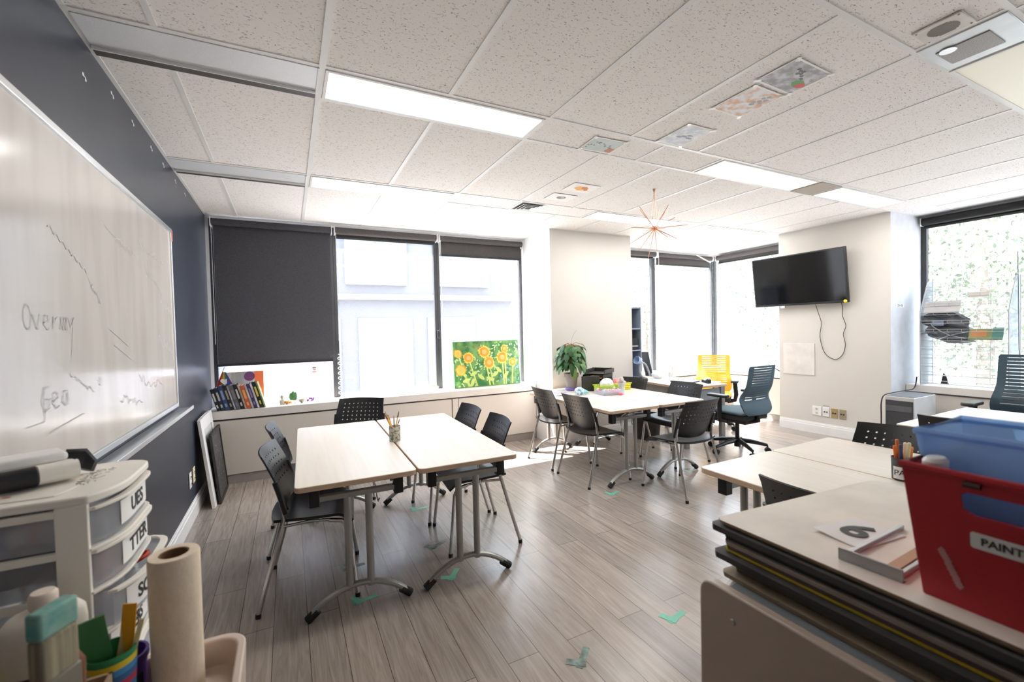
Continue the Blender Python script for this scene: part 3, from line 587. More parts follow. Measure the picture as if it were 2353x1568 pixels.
# ---------------------------------------------------------------- office chairs (face +Y)
def office_chair(label, loc, rz, fab, sh=.47, bh=1.0, arms=True, spin=0):
    t = thing('office_chair', label, 'chair', loc, rz)
    b = MB().tube([(0, 0, .06), (0, 0, .16)], .033, 14).tube([(0, 0, .16), (0, 0, sh-.12)], .022, 14).build('gas_column', BLACKP, t)
    bs = MB()
    for k in range(5):
        a = spin+k*2*PI/5; d = V((math.cos(a), math.sin(a), 0))
        sp_ = MB().tube([d*.02+V((0, 0, .13)), d*.16+V((0, 0, .115)), d*.30+V((0, 0, .085))], [.028, .024, .016], 8).build('spoke', BLACKP, t)
        p = V((-d.y, d.x, 0)); c = MB()
        for s in (-1, 1):
            q = d*.305+p*s*.014+V((0, 0, .03)); c.tube([q-p*.009, q+p*.009], .03, 14)
        c.tube([d*.30+V((0, 0, .085)), d*.305+V((0, 0, .035))], .008, 8); c.build('caster', RUB, sp_)
    MB().box((0, -.02, sh-.10), (.26, .34, .05)).box((.17, -.02, sh-.105), (.10, .03, .02)).box((.23, -.02, sh-.115), (.04, .05, .012)).build('mechanism', BLACKP, t, bevel=.006)
    def sP(u, v): x = (u-.5)*2; y = (v-.5)*2; return V((x*.25*(1-.06*y*y), y*.235, sh+.012*(1-x*x)-.03*max(0, y-.6)**1.2-.005*y*y))
    f = MB(); f.grid(sP, 10, 10); se = f.build('seat', fab, t, solid=.03, smooth=70, sub=1)
    MB().prism(rrect(.47, .45, .06), sh-.078, sh-.012).build('cushion_base', BLKFAB, t, bevel=.015, seg=3)
    zb0 = sh-.01
    def bP(u, v):
        x = (u-.5)*2; z = zb0+(bh-zb0)*v; hw = .215+.028*math.exp(-((v-.25)/.2)**2)-.004*v+.0*v
        if v < .1: hw -= .05*((.1-v)/.1)**2
        if v > .96: hw -= .012*((v-.96)/.04)**2
        y = -.255+.05*math.exp(-((v-.33)/.17)**2)-.085*max(0, v-.38)**1.1-.03*(1-x*x)*1.0
        return V((x*hw, y, z))
    NV = 80
    def skip(i, j): return 22 <= j <= 76 and j % 4 == 0 and 3 <= i < 21
    MB().grid(bP, 24, NV, skip).build('backrest', fab, t, solid=.014, smooth=60)
    MB().tube([(0, -.20, sh-.09), (0, -.235, sh-.085), (0, -.245, sh-.02), (0, -.225, sh+.06)], .016, 10, ry=1.5).build('back_support', BLACKP, t)
    if arms:
        for s in (-1, 1):
            ar = MB().tube([(s*.19, .0, sh-.095), (s*.285, .0, sh-.075), (s*.30, -.01, sh+.0), (s*.285, .0, sh+.17)], .020, 10, ry=1.5).build('armrest', BLACKP, t)
            MB().prism(rrect(.095, .25, .035), sh+.17, sh+.20, Matrix.Translation((s*.285, .02, 0))).build('arm_pad', C('arm_pad', (.03, .032, .036), .4), ar, bevel=.01, seg=3)
    return t
office_chair('slate mesh office chair seen from behind beside the office desk', (5.17, 3.27, 0), R(0), SLATE, spin=.5, bh=.985)
office_chair('yellow slatted office chair in the window corner behind the desk', (5.96, 4.23, 0), R(124), YEL, sh=.47, bh=.99, spin=.2)
office_chair('slate mesh office chair at the right edge in front of the wire rack', (6.12, 1.36, 0), R(90), SLATE, sh=.49, bh=1.10)

# ---------------------------------------------------------------- office desk
t = thing('office_desk', 'office desk with pale top and grey end panels in the window corner', 'desk', (5.105, 4.09, 0), R(-6))
MB().mat(0).prism(rrect(.64, 1.05, .02), .692, .72, m2=1).build('desktop', [WTOP, EDGE], t, bevel=.003)
for s in (-1, 1):
    for q in (-1, 1): MB().box((q*.27, s*.48, .346), (.06, .045, .692)).build('leg', GREYM, t, bevel=.004)
MB().box((-.24, 0, .64), (.02, .94, .10)).build('front_rail', GREYM, t, bevel=.003); MB().box((0, -.48, .54), (.48, .02, .27)).build('end_panel', C('desk_grey', (.30, .31, .32)), t, bevel=.003)
t = thing('paper_file', 'dark magazine file lying open on the office desk', 'file', (5.16, 3.98, .7205), R(15))
MB().prism(rrect(.22, .30, .01), 0, .012).build('cover', C('file_dark', (.06, .06, .065)), t); MB().prism(rrect(.20, .28, .005), .012, .02).build('pages', PAPER, t)
t = thing('scissors', 'red handled scissors on the office desk beside the yellow chair', 'scissors', (5.27, 4.12, .722), R(60))
f = MB()
for s in (-1, 1): f.tube([(.045+.028*math.cos(a), s*.024+.02*math.sin(a), .005) for a in [k*PI/6 for k in range(13)]], .005, 6, cap=False)
f.build('handle', C('scissor_red', (.7, .06, .03)), t); MB().box((-.06, .004, .004), (.17, .014, .003), rz=.07).box((-.06, -.004, .007), (.17, .014, .003), rz=-.07).build('blade', ALU, t, smooth=0)
t = thing('tape_dispenser', 'black tape dispenser on the office desk near its right end', 'dispenser', (5.25, 3.74, .7205), R(70))
MB().prism([(-.07, 0), (.07, 0), (.075, .03), (.05, .04), (-.01, .03), (-.05, .055), (-.075, .04)], -.022, .022, fr((0, 0, 0), (1, 0, 0), (0, 0, 1))).build('body', BLACKP, t, bevel=.004); MB().tube([(-.035, -.012, .05), (-.035, .012, .05)], .028, 16).build('tape_roll', CLEAR, t)
tag(MB().prism(rrect(.21, .28, .002), 0, .003).build('paper_sheet', PAPER, loc=(5.33, 3.80, .7205), rot=(0, 0, .4)), 'white paper sheet lying by the tape dispenser on the desk', 'paper')
t = thing('desk_lamp', 'folded grey desk lamp on the far left of the office desk', 'lamp', (4.93, 4.50, .7205))
MB().lathe([(.075, 0), (.075, .015), (.03, .03), (.012, .035)], n=20).build('base', BLACKP, t); MB().tube(smooth_path([(0, 0, .03), (-.04, .0, .12), (-.02, 0, .22), (.06, 0, .20), (.11, -.01, .10), (.13, -.01, .04)]), .014, 8).build('arm', C('lamp_grey', (.3, .31, .33), .4), t)
MB().lathe([(.02, .05), (.05, .0), (.055, -.04)], n=16, close=False).build('lamp_head', C('lamp_blue', (.25, .36, .55)), t, loc=(-.06, 0, .25), rot=(0, 2.0, 0), solid=.003)
tag(MB().ball((0, 0, .05), .07, 14, (1.3, 1, .75)).ball((.08, .03, .04), .05, 12, (1, 1.2, .8)).build('plastic_bag', mat('bag_white', (.82, .83, .85), .35, c2=(.7, .71, .74), sc=(30, 30, 30), bump=.8), loc=(5.18, 4.47, .7205)), 'crumpled white plastic bag on the office desk by the window', 'bag')
t = thing('pencil_cup', 'clear cup of pale pencils on the office desk by the window', 'cup', (5.37, 4.42, .7205)); MB().lathe([(.032, 0), (.036, .10), (.034, .10), (.03, .004)], n=16).build('body', CLEAR, t)
for k in range(5):
    a = k*1.3; tag(MB().tube([(.016*math.cos(a), .016*math.sin(a), .006), (.036*math.cos(a), .036*math.sin(a), .17+.012*k)], .0036, 6).build('pencil', C('pencil_%d' % (k % 2), [(.75, .45, .25), (.7, .55, .35)][k % 2]), loc=(5.37, 4.42, .7205)), 'pale pencil standing in the clear cup on the office desk', 'pencil', 'pencils in the clear desk cup')
tag(MB().box((0, 0, 0), (.012, .14, .36)).build('dark_panel', C('panel_dark', (.03, .032, .035)), loc=(5.25, 4.74, .895), rot=(0, R(-14), 0)), 'thin dark panel leaning behind the desk lamp by the window', 'panel')
t = thing('bookcase', 'grey metal bookcase half hidden behind the cream pillar', 'bookcase', (4.985, 4.83, 0)); BKM = C('bookcase_grey', (.23, .27, .34), .45)
f = MB()
for s in (-1, 1): MB().box((s*.108, 0, .85), (.014, .30, 1.70)).build('side_panel', BKM, t, smooth=0)
MB().box((0, .145, .85), (.20, .01, 1.70)).build('back_panel', BKM, t, smooth=0)
for z in (.03, .72, 1.10, 1.40, 1.69): MB().box((0, 0, z), (.20, .29, .018)).build('shelf', BKM, t, smooth=0)
t = thing('printer', 'black device with a slanted top on a shelf of the grey bookcase', 'printer', (4.985, 4.82, 1.11)); MB().prism([(-.12, 0), (.12, 0), (.12, .09), (-.12, .16)], -.09, .09, fr((0, 0, 0), (0, 1, 0), (0, 0, 1))).build('body', BLACKP, t, bevel=.008); MB().box((.0, -.124, .05), (.13, .006, .02)).build('paper_slot', GREYM, t)
t = thing('waste_bin', 'dark round waste bin on the floor behind the plant tables', 'bin', (5.10, 4.46, 0)); t.location = (4.78, 4.25, 0)
MB().lathe([(.14, 0), (.165, .29), (.172, .30), (.172, .31), (.16, .31), (.135, .012)], n=28).build('body', C('bin_dark', (.03, .024, .022)), t)
tag(MB().tube(smooth_path([(7.0, 3.9, .722), (6.95, 4.0, .80), (6.98, 4.1, .84), (7.06, 4.05, .78), (7.1, 3.95, .73), (7.15, 3.88, .76), (7.2, 3.86, .725)]), .005, 6).build('computer_cable', BLACKP), 'coiled black cable on the corner window ledge by the television wall', 'cable')

# ---------------------------------------------------------------- right window group
t = thing('wire_rack', 'white wire literature rack with clear side panels on the right ledge', 'rack', (7.2, 2.03, .69)); HWD = .345
RACKW = C('rack_wire', (.42, .42, .43), .4)
prof = [(-.10, 0), (-.11, .82), (.07, 1.16), (.20, 1.18), (.20, 0)]
for s in (-1, 1):
    MB().prism(prof, -.002, .002, fr((0, s*HWD, 0), (1, 0, 0), (0, 0, 1))).build('side_panel', FROST, t, smooth=0)
    MB().tube([(-.10, s*HWD, 0), (-.11, s*HWD, .82), (.07, s*HWD, 1.16), (.20, s*HWD, 1.18), (.20, s*HWD, 0)], .005, 6).build('side_rod', RACKW, t)
def front(z): return -.10-.01*z/.82 if z < .82 else -.11+.18*(z-.82)/.34
for k in range(12):
    z = .03+k*.095; x = front(z); sh_ = MB()
    for (dx, dz) in ((0, 0), (.0, .03), (.10, -.015)): sh_.tube([(x+dx, -HWD, z+dz), (x+dx, HWD, z+dz)], .0026, 5)
    for i in range(7):
        yy = -HWD+HWD*2*i/6; sh_.tube([(x, yy, z+.03), (x, yy, z), (x+.10, yy, z-.015)], .0016, 4)
    sh_.build('wire_shelf', RACKW, t, smooth=0)
for s in (-.15, .12, .3): MB().tube([(.12, s, .02), (.14, s, 1.14)], .002, 5).build('upright_wire', RACKW, t)
def brochure(name, label, y, z, w_, h, mats, rot=0, cat='brochure', draw=None):
    x = 7.2+front(z-.69)+.012; t = thing(name, label, cat, (x, y, z)); t.rotation_euler = (0, R(22), 0)
    f = MB().box((0, 0, h/2), (.004, w_, h))
    if draw: draw(f)
    f.build('cover', mats, t, smooth=0); return t
brochure('brochure', 'blank white card at the left of the wire rack', 2.20, 1.50, .30, .14, [C('card_grey', (.50, .48, .47))])
def dr(f): f.mat(1).box((-.003, .05, .07), (.002, .12, .07)).mat(2).box((-.003, -.09, .07), (.002, .08, .13))
brochure('brochure', 'green and orange brochure in the wire rack', 1.86, 1.205, .25, .125, [C('br_green', (.2, .24, .08)), C('br_orange', (.5, .2, .06)), C('br_teal', (.06, .2, .17))], draw=dr)
brochure('brochure', 'small beige card in the upper middle of the wire rack', 1.93, 1.655, .16, .06, [C('br_beige', (.62, .58, .52))])
bag = MB(); bag.grid(lambda u, v: V((.03*math.sin(9*u+4*v)+.02*math.sin(17*v), -.19+.38*u+.05*(v-.5)+.02*math.sin(11*v), .02+.30*v*(.75+.25*math.sin(PI*u))+.07*u-.05*math.sin(3*u)*(1-v))), 18, 14)
t = thing('tote_bag', 'crumpled dark grey tote bag stuffed into the wire rack', 'bag', (7.19, 2.17, 1.17)); bag.build('body', mat('bag_dark', (.075, .078, .088), .7, c2=(.16, .165, .18), sc=(9, 9, 9)), t, solid=.03, smooth=70)
MB().tube(smooth_path([(-.035, -.15, .05), (-.05, -.02, .09), (-.05, .10, .17), (-.045, .13, .22)]), .012, 6, ry=.4).tube(smooth_path([(-.04, -.17, .12), (-.055, -.03, .08), (-.05, .08, .03)]), .012, 6, ry=.4).build('strap', C('strap_grey', (.42, .43, .46)), t); MB().box((-.05, .07, .22), (.006, .10, .06)).build('pocket', C('pocket_blue', (.2, .26, .34)), t)
tag(MB().prism([(0, 0), (.07, 0), (.05, .09), (.025, .13)], -.012, .012, fr((7.33, 2.28, .692), (0, -1, 0), (0, 0, 1))).build('black_pouch', BLACKP, bevel=.004), 'small black pouch at the foot of the wire rack', 'pouch')
t = thing('file_box', 'pale grey box unit with dark mesh front beside the television wall', 'heater', (6.62, 2.29, 0)); BX = C('box_grey', (.50, .49, .48), .4)
f = MB(); f.box((.02, 0, .325), (.48, .25, .60)).build('body', BX, t, bevel=.006); MB().box((-.224, 0, .31), (.01, .232, .55)).build('front_grille', mat('mesh_dark', (.035, .036, .04), .6, c2=(.06, .062, .066), sc=(200, 200, 200)), t, bevel=.002)
MB().box((-.2255, 0, .50), (.012, .222, .06)).build('front_panel', C('panel_charcoal', (.10, .10, .11)), t, bevel=.002); MB().box((.02, 0, .627), (.46, .235, .006)).build('top_grille', C('grille_grey', (.14, .15, .17)), t, bevel=.002)
for s in (-1, 1): MB().box((s*.18, 0, .0125), (.06, .22, .025)).build('foot', RUB, t)
tag(MB().tube(smooth_path([(7.08, 2.40, .78), (7.02, 2.40, .66), (6.85, 2.41, .645), (6.6, 2.42, .64), (6.42, 2.43, .625), (6.36, 2.43, .55), (6.37, 2.435, .42), (6.37, 2.435, .25)]), .006, 6).build('power_cable', BLACKP), 'black cable running over the grey box unit by the wire rack', 'cable')

# ---------------------------------------------------------------- window ledge things on the left
bk = [('black and white striped', .028, .215, (.02, .02, .022), (.7, .68, .62)), ('dark navy', .033, .225, (.02, .026, .06), (.5, .48, .42)), ('bright navy', .036, .245, (.035, .06, .15), (.25, .33, .5)), ('black', .030, .245, (.015, .015, .017), (.35, .3, .2)), ('lilac grey', .014, .235, (.3, .29, .36), (.55, .55, .6)),
      ('charcoal grey', .034, .245, (.11, .115, .12), (.2, .2, .21)), ('thin white edged black', .030, .25, (.012, .012, .012), (.6, .6, .6)), ('tan', .016, .24, (.45, .36, .3), (.3, .24, .2)), ('orange', .034, .235, (.62, .11, .04), (.8, .45, .1)), ('pale grey', .018, .24, (.4, .42, .44), (.6, .6, .6)),
      ('violet and navy', .026, .25, (.04, .035, .10), (.3, .2, .4)), ('white', .016, .25, (.7, .68, .70), (.5, .5, .52)), ('black with yellow lettering', .032, .265, (.014, .014, .012), (.65, .55, .08)), ('olive green', .014, .26, (.2, .25, .1), (.4, .45, .2))]
x = .082; ang = R(15)
for k, (nm, th, hh, c1, c2) in enumerate(bk):
    t = thing('book', '%s book spine leaning in the row on the window ledge' % nm, 'book', (x, 5.03, .7125), 0, 'books on the window ledge'); t.rotation_euler = (0, -ang, 0)
    lift = 0; B1 = C('book_%d' % k, c1, .5); B2 = C('book_art_%d' % k, c2, .6)
    MB().box((th/2, .0, hh/2+.001), (th, .003, hh)).box((.0015, .08, hh/2+.001), (.003, .16, hh)).box((th-.0015, .08, hh/2+.001), (.003, .16, hh)).build('cover', B1, t, bevel=.001, seg=1)
    MB().box((th/2, .08, hh/2), (max(.004, th-.007), .15, hh-.008)).build('pages', PAPER, t, smooth=0)
    f = MB(); f.box((th/2, -.002, hh*.62), (th*.5, .0014, hh*.38)); f.box((th/2, -.002, hh*.2), (th*.45, .0014, hh*.14)); f.build('spine_print', B2, t, smooth=0)
    x += th/math.cos(ang)+.0025
t = thing('art_canvas', 'orange and grey abstract canvas standing behind the books', 'painting', (.29, 5.27, .7125), rot=(R(-4), 0, 0)); A = [C('art_grey', (.42, .38, .36)), C('art_orange', (.82, .17, .05)), C('art_plum', (.16, .05, .16)), C('art_coral', (.7, .16, .1)), C('art_yellow', (.85, .55, .06))]
f = MB(); f.box((0, 0, .175), (.35, .014, .35)); f.mat(1).box((.135, -.008, .175), (.08, .002, .348))
def disc(f, x, z, r, mi, y=-.0095, n=20): f.mat(mi).face([(x+r*math.cos(2*PI*k/n), y, z+r*math.sin(2*PI*k/n)) for k in range(n)])
disc(f, .05, .30, .048, 2); disc(f, .075, .21, .03, 3); disc(f, .115, .15, .042, 4, -.0098); disc(f, .07, .06, .035, 3); disc(f, -.06, .10, .05, 2); f.build('canvas', A, t, smooth=0, dist=0)
t = thing('flag', 'small rainbow flag with a white heart stuck above the books', 'flag', (.045, 5.265, .7125))
MB().tube([(0, 0, 0), (.0, -.02, .18), (.09, -.06, .41)], .0045, 8).build('stick', TRIM, t)
RB = [C('rb%d' % i, c) for i, c in enumerate(((.75, .03, .04), (.85, .25, .02), (.85, .7, .05), (.05, .4, .12), (.08, .14, .5), (.22, .06, .32)))]
f = MB(); tri = lambda a, b: V((.085, -.062, .395))*(1-a)+(V((.01, -.035, .215))*(1-b)+V((.17, -.09, .20))*b)*a
for k in range(6):
    f.mat(k); b0, b1 = k/6, (k+1)/6
    f.face([tri(.18, 0)*(1-b0)+tri(.18, 1)*b0, tri(1, b0), tri(1, b1), tri(.18, 0)*(1-b1)+tri(.18, 1)*b1])
f.build('cloth', RB, t, solid=.002, smooth=0)
hp = [tri(.68, .5)+V((.038*(16*math.sin(a)**3)/16, -.006, .036*(13*math.cos(a)-5*math.cos(2*a)-2*math.cos(3*a)-math.cos(4*a))/16)) for a in [2*PI*k/24 for k in range(24)]]
f = MB(); f.face(hp); f.build('heart', PAPER, t, solid=.002, smooth=0)
def grn(n, c): return C(n, c, .5)
t = thing('cactus_pot', 'green cactus in a white pot on the window ledge', 'plant', (.735, 5.15, .7125)); MB().lathe([(.03, 0), (.036, .035), (.033, .035), (.028, .028)], n=16).build('pot', TRIM, t)
f = MB()
for dx, hz, rr, tl in ((0, .085, .02, 0), (.022, .075, .017, .3), (-.022, .07, .017, -.35), (.008, .06, .016, .1)): f.ball((dx, 0, .03+hz*.55), rr, 10, (1, .8, hz/rr*.6))
f.build('cactus', grn('cactus_green', (.10, .26, .09)), t)
tag(MB().lathe([(.022, 0), (.028, .02), (.02, .05), (.012, .06), (.018, .075), (.012, .092), (.002, .096)], n=16).build('figurine', C('figurine', (.55, .52, .42)), loc=(.632, 5.14, .7125)), 'small pale figurine left of the cactus', 'figurine')
tag(MB().ball((0, 0, .018), .022, 10, (1.2, 1, .85)).ball((.024, 0, .014), .014, 8).build('toy', C('toy_orange', (.6, .26, .05)), loc=(.675, 5.13, .7125)), 'small orange toy between figurine and cactus', 'toy')
tag(MB().ball((0, 0, .026), .03, 12, (1, 1, .87)).build('painted_stone', mat('stone', (.35, .36, .16), .5, c2=(.5, .45, .4), sc=(40, 40, 40)), loc=(.815, 5.14, .7125)), 'mottled green painted stone right of the cactus', 'stone')
f = MB(); r = random.Random(4); [f.ball((.075*(r.random()-.5), .03*(r.random()-.5), .012+.03*r.random()), .011, 7) for k in range(14)]
tag(f.build('crystal', C('amethyst', (.24, .07, .33)), loc=(.895, 5.13, .7125)), 'cluster of purple crystals on the window ledge', 'crystal')
t = thing('succulent', 'tiny succulent in a white bowl by the middle window bar', 'plant', (2.25, 5.20, .7125)); MB().lathe([(.035, 0), (.055, .04), (.05, .04), (.03, .006)], n=16, sx=1.4).build('bowl', TRIM, t)
f = MB(); [f.ball((.05*math.cos(k*1.3)*(.3+.1*k), .018*math.sin(k*2), .055), .015, 7, (1, 1, 1.3)) for k in range(7)]; f.build('leaves', grn('succ', (.24, .38, .2)), t)
# sunflower painting
t = thing('sunflower_painting', 'sunflower painting leaning on the window at the right of the ledge', 'painting', (2.99, 5.20, .7125), rot=(R(-5), 0, 0)); W_, H_ = .915, .58
PM = [mat('pnt_bg', (.03, .16, .04), .55, c2=(.16, .34, .09), sc=(9, 9, 9), lo=.42, hi=.6, detail=6), C('pnt_pet', (.9, .55, .06)), C('pnt_org', (.82, .30, .03)), C('pnt_ctr', (.62, .42, .12)), C('pnt_stem', (.5, .6, .16)), C('pnt_blue', (.2, .34, .62)), C('pnt_lit', (.45, .62, .30)), C('pnt_red', (.5, .13, .05)), C('pnt_white', (.8, .8, .7))]
f = MB(); f.box((0, 0, H_/2), (W_, .02, H_)); r = random.Random(8); yb = -.0104
for k in range(230):
    xx, zz2 = (r.random()-.5)*W_*.97, H_*(.015+.97*r.random()); q = .006+.012*r.random()
    mi = 6; 
    if xx < -.1 and zz2 > .4: mi = 7 if r.random() < .5 else 0
    if xx > .16 and zz2 < .26: mi = 5
    elif xx > .2 and r.random() < .4: mi = 8
    f.mat(mi); a = r.random()*PI; c_, s_ = math.cos(a), math.sin(a)
    xx = max(-W_/2+.02, min(W_/2-.02, xx)); zz2 = max(.02, min(H_-.02, zz2))
    f.face([(xx+q*(c_*u-.5*s_*v), yb, zz2+q*(s_*u+.5*c_*v)) for u, v in ((-1, -1), (1, -1), (1, 1), (-1, 1))])
fl = [(-.26, .37, .075, 1), (-.04, .44, .085, 1), (.02, .30, .08, 1), (-.40, .43, .06, 2), (-.37, .22, .075, 2), (.21, .36, .085, 1), (.36, .29, .06, 1), (.25, .47, .055, 1)]
f.mat(4)
for i, (fx, fz, fr2, mi) in enumerate(fl):
    f.face([(fx-.008, yb-.0004, fz), (fx+.008, yb-.0004, fz), (fx*.8+.05+.01, yb-.0004, .01), (fx*.8+.05-.01, yb-.0004, .01)])
for lx, lz, a in ((-.2, .17, .4), (-.1, .12, 2.5), (.1, .15, .6), (.02, .09, 2.7), (-.3, .09, .3), (.15, .2, 2.4), (-.22, .06, 1.2), (.25, .13, .9)):
    f.face([(lx+.055*(math.cos(b)*math.cos(a)-.42*math.sin(b)*math.sin(a)), yb-.0006, lz+.055*(math.cos(b)*math.sin(a)+.42*math.sin(b)*math.cos(a))) for b in [2*PI*k/10 for k in range(10)]])
for fx, fz, fr2, mi in fl:
    for ring, (ra, rb, m_) in enumerate(((.5, 1.0, mi), (.35, .78, 1 if mi == 2 else 2))):
        for k in range(15):
            a = 2*PI*(k+.5*ring)/15+fx; ca, sa = math.cos(a), math.sin(a); rr_ = fr2*(.9+.2*r.random())
            f.mat(1 if (ring == 0) and mi == 1 else m_)
            P3 = [(ra*rr_, -.13*rr_), (.75*rb*rr_+.1*rr_, -.17*rr_), (rb*rr_, 0), (.75*rb*rr_+.1*rr_, .17*rr_), (ra*rr_, .13*rr_)]
            f.face([(max(-W_/2, min(W_/2, fx+p*ca-q*sa)), yb-.0009-.0003*ring, min(H_, fz+p*sa+q*ca)) for p, q in P3])
    f.mat(3).face([(fx+.4*fr2*math.cos(2*PI*k/14), yb-.0016, fz+.4*fr2*math.sin(2*PI*k/14)) for k in range(14)])
f.build('canvas', PM, t, smooth=0, dist=0, normals=False)

# ---------------------------------------------------------------- things on the tables
TZ = .7005
t = thing('brush_cup', 'floral patterned cup holding paint brushes on the left tables', 'cup', (1.325, 2.99, TZ)); MB().lathe([(.036, 0), (.038, .10), (.035, .10), (.033, .006)], n=24).build('body', mat('cup_floral', (.50, .47, .36), .5, c2=(.13, .16, .14), sc=(60, 60, 60), lo=.5, hi=.58), t)
bcol = [('orange', (.75, .28, .04)), ('amber', (.80, .42, .06)), ('thin brown', (.22, .10, .05)), ('tan', (.6, .4, .22)), ('pale wooden', (.7, .52, .33)), ('dark grey', (.1, .1, .1))]
for k, (nm, c) in enumerate(bcol):
    a = [2.6, 3.3, 1.2, .4, 5.6, 2.0][k]; L = [.20, .185, .16, .19, .15, .17][k]; tp = V((.052*math.cos(a)-.012, .052*math.sin(a), L))
    b = thing('paint_brush', '%s paint brush in the floral cup' % nm, 'brush', (1.325, 2.99, TZ), 0, 'brushes in the floral cup'); bs = V((-.018*math.cos(a), -.018*math.sin(a), .008))
    MB().tube([bs, bs+(tp-bs)*.8], [.0035, .004 if k > 1 else .007], 8).build('handle', C('brush_%d' % k, c), b); MB().tube([bs+(tp-bs)*.8, tp], [.0055, .002], 8).build('bristle', C('bristle_%d' % (k % 2), [(.4, .25, .12), (.12, .06, .03)][k % 2]), b)
t = thing('marker_cup', 'black wire pencil cup with a white PA label behind the red bin', 'cup', (3.19, .985, TZ))
f = MB(); f.lathe([(.04, 0), (.043, .10), (.041, .10), (.038, .004)], n=24); f.build('body', mat('wire_black', (.02, .02, .02), .5, c2=(.10, .10, .10), sc=(300, 300, 300)), t)
va = V((.70, -.28, 0))-V((3.16-.708+.0, .99, 0)); va = V((-.93, -.38, 0)).normalized(); pv = V((va.y, -va.x, 0)) if False else V((-va.y, va.x, 0))
MB().grid(lambda u, v: V((va.x*math.cos((u-.5)*1.7)-va.y*math.sin((u-.5)*1.7), va.y*math.cos((u-.5)*1.7)+va.x*math.sin((u-.5)*1.7), 0))*.0445+V((0, 0, .008+.055*v)), 10, 1).build('label', PAPER, t, solid=.0006)
text('PA', .034, INK, t, fr(va*.0455+V((0, 0, .037))-pv*.012, (-va.y, va.x, 0), (0, 0, 1)))
for k, (nm, c) in enumerate((('orange', (.75, .17, .02)), ('navy', (.03, .04, .12)), ('pale yellow', (.75, .66, .4)), ('bright orange', (.85, .28, .04)), ('cream', (.8, .72, .55)), ('burnt orange', (.6, .16, .03)))):
    a = k*1.05+2.2; b0 = V((.015*math.cos(a), .015*math.sin(a), .006)); b1 = V((.03*math.cos(a), .03*math.sin(a), .145+.012*(k % 3)))
    tag(MB().tube([b0, b1], .0075, 8).ball(b1, .0078, 8).build('marker', C('mk_%d' % k, c), loc=(3.19, .985, TZ)), '%s marker standing in the wire pencil cup' % nm, 'marker', 'markers in the wire pencil cup')
# potted plant
t = thing('potted_plant', 'leafy green potted plant in a taupe pot by the cream pillar', 'plant', (3.665, 4.32, TZ))
MB().lathe([(.062, 0), (.075, .012), (.075, .03), (.06, .03)], n=24).build('saucer', C('saucer_purple', (.22, .16, .55)), t)
MB().lathe([(.055, .012), (.074, .155), (.085, .155), (.088, .20), (.080, .20), (.072, .17)], n=28).build('pot', C('pot_taupe', (.30, .255, .225), .6), t); MB().lathe([(.076, .165), (.076, .175)], n=20).build('soil', C('soil', (.06, .04, .03)), t)
f = MB(); f.tube(smooth_path([(0, 0, .17), (.008, 0, .30), (-.005, .01, .42), (.005, 0, .50)]), [.014, .013, .013, .012, .012, .012, .012, .012, .012, .012, .011, .011, .010, .010, .009, .009], 8); f.build('trunk', C('trunk', (.28, .15, .08)), t)
r = random.Random(21); lf = MB(); st = MB()
for k in range(110):
    a = k*2.4+r.random()*.3; hz = .24+.27*(k/110); el = .5; L0 = (.085+.05*r.random())*(1-.25*(k/110))
    o = V((0, 0, hz)); d = V((math.cos(a), math.sin(a), 0)); p1 = o+d*L0*.6+V((0, 0, L0*.55)); p2 = o+d*L0*1.25+V((0, 0, L0*.35))
    st.tube([o, (o+p1)/2+V((0, 0, .015)), p1, p2], .0028, 5); ll = .10+.06*r.random(); ww = .026+.012*r.random(); sd = V((-d.y, d.x, 0)); lf.mat(r.choice((0, 0, 1, 1, 2))); dr_ = .35+.75*r.random(); prev = None
    for j in range(6):
        s = j/5; wv = ww*math.sin(PI*min(.97, .12+.88*s))**.8; c = p2+d*(ll*s*.75*(1-.35*s))+V((0, 0, -ll*dr_*s**1.5))
        cur = [lf.b.verts.new(c-sd*wv), lf.b.verts.new(c+V((0, 0, .008))), lf.b.verts.new(c+sd*wv)]
        if prev:
            for i in range(2): q = lf.b.faces.new((prev[i], prev[i+1], cur[i+1], cur[i])); q.material_index = lf.mi
        prev = cur
st.build('stems', C('stem_red', (.38, .12, .07)), t); lf.build('leaves', [C('leaf_a', (.018, .085, .018), .4), C('leaf_b', (.035, .14, .022), .4), C('leaf_c', (.13, .22, .035), .4)], t, dist=0, normals=False)
MB().tube(smooth_path([(0, 0, .50), (.01, 0, .58), (.05, 0, .66), (.09, 0, .70)]), .002, 5).build('shoot', C('shoot', (.4, .33, .22)), t)
# letter tray
t = thing('letter_tray', 'black mesh letter tray tower of papers beside the potted plant', 'tray', (4.03, 4.29, TZ), R(-60)); MESH = mat('mesh_black', (.012, .011, .011), .5, c2=(.07, .06, .055), sc=(260, 260, 260), lo=.45, hi=.62)
for k in range(4):
    z = .01+.058*k; sx = .02 if k == 3 else 0; q = MB()
    q.box((sx, 0, z), (.25, .32, .004)); q.box((sx-.125, 0, z+.022), (.003, .32, .044)).box((sx+.125, 0, z+.022), (.003, .32, .044)).box((sx, .16, z+.022), (.25, .003, .044)); tr = q.build('tray', MESH, t, smooth=0)
    MB().tube([(sx-.125, -.16, z+.012), (sx-.125, -.13, z+.044), (sx-.125, .16, z+.044), (sx+.125, .16, z+.044), (sx+.125, -.13, z+.044), (sx+.125, -.16, z+.012)], .004, 6).build('rim', BLACKP, tr)
for s in (-1, 1): MB().box((s*.118, .14, .12), (.014, .014, .23)).build('post', BLACKP, t)
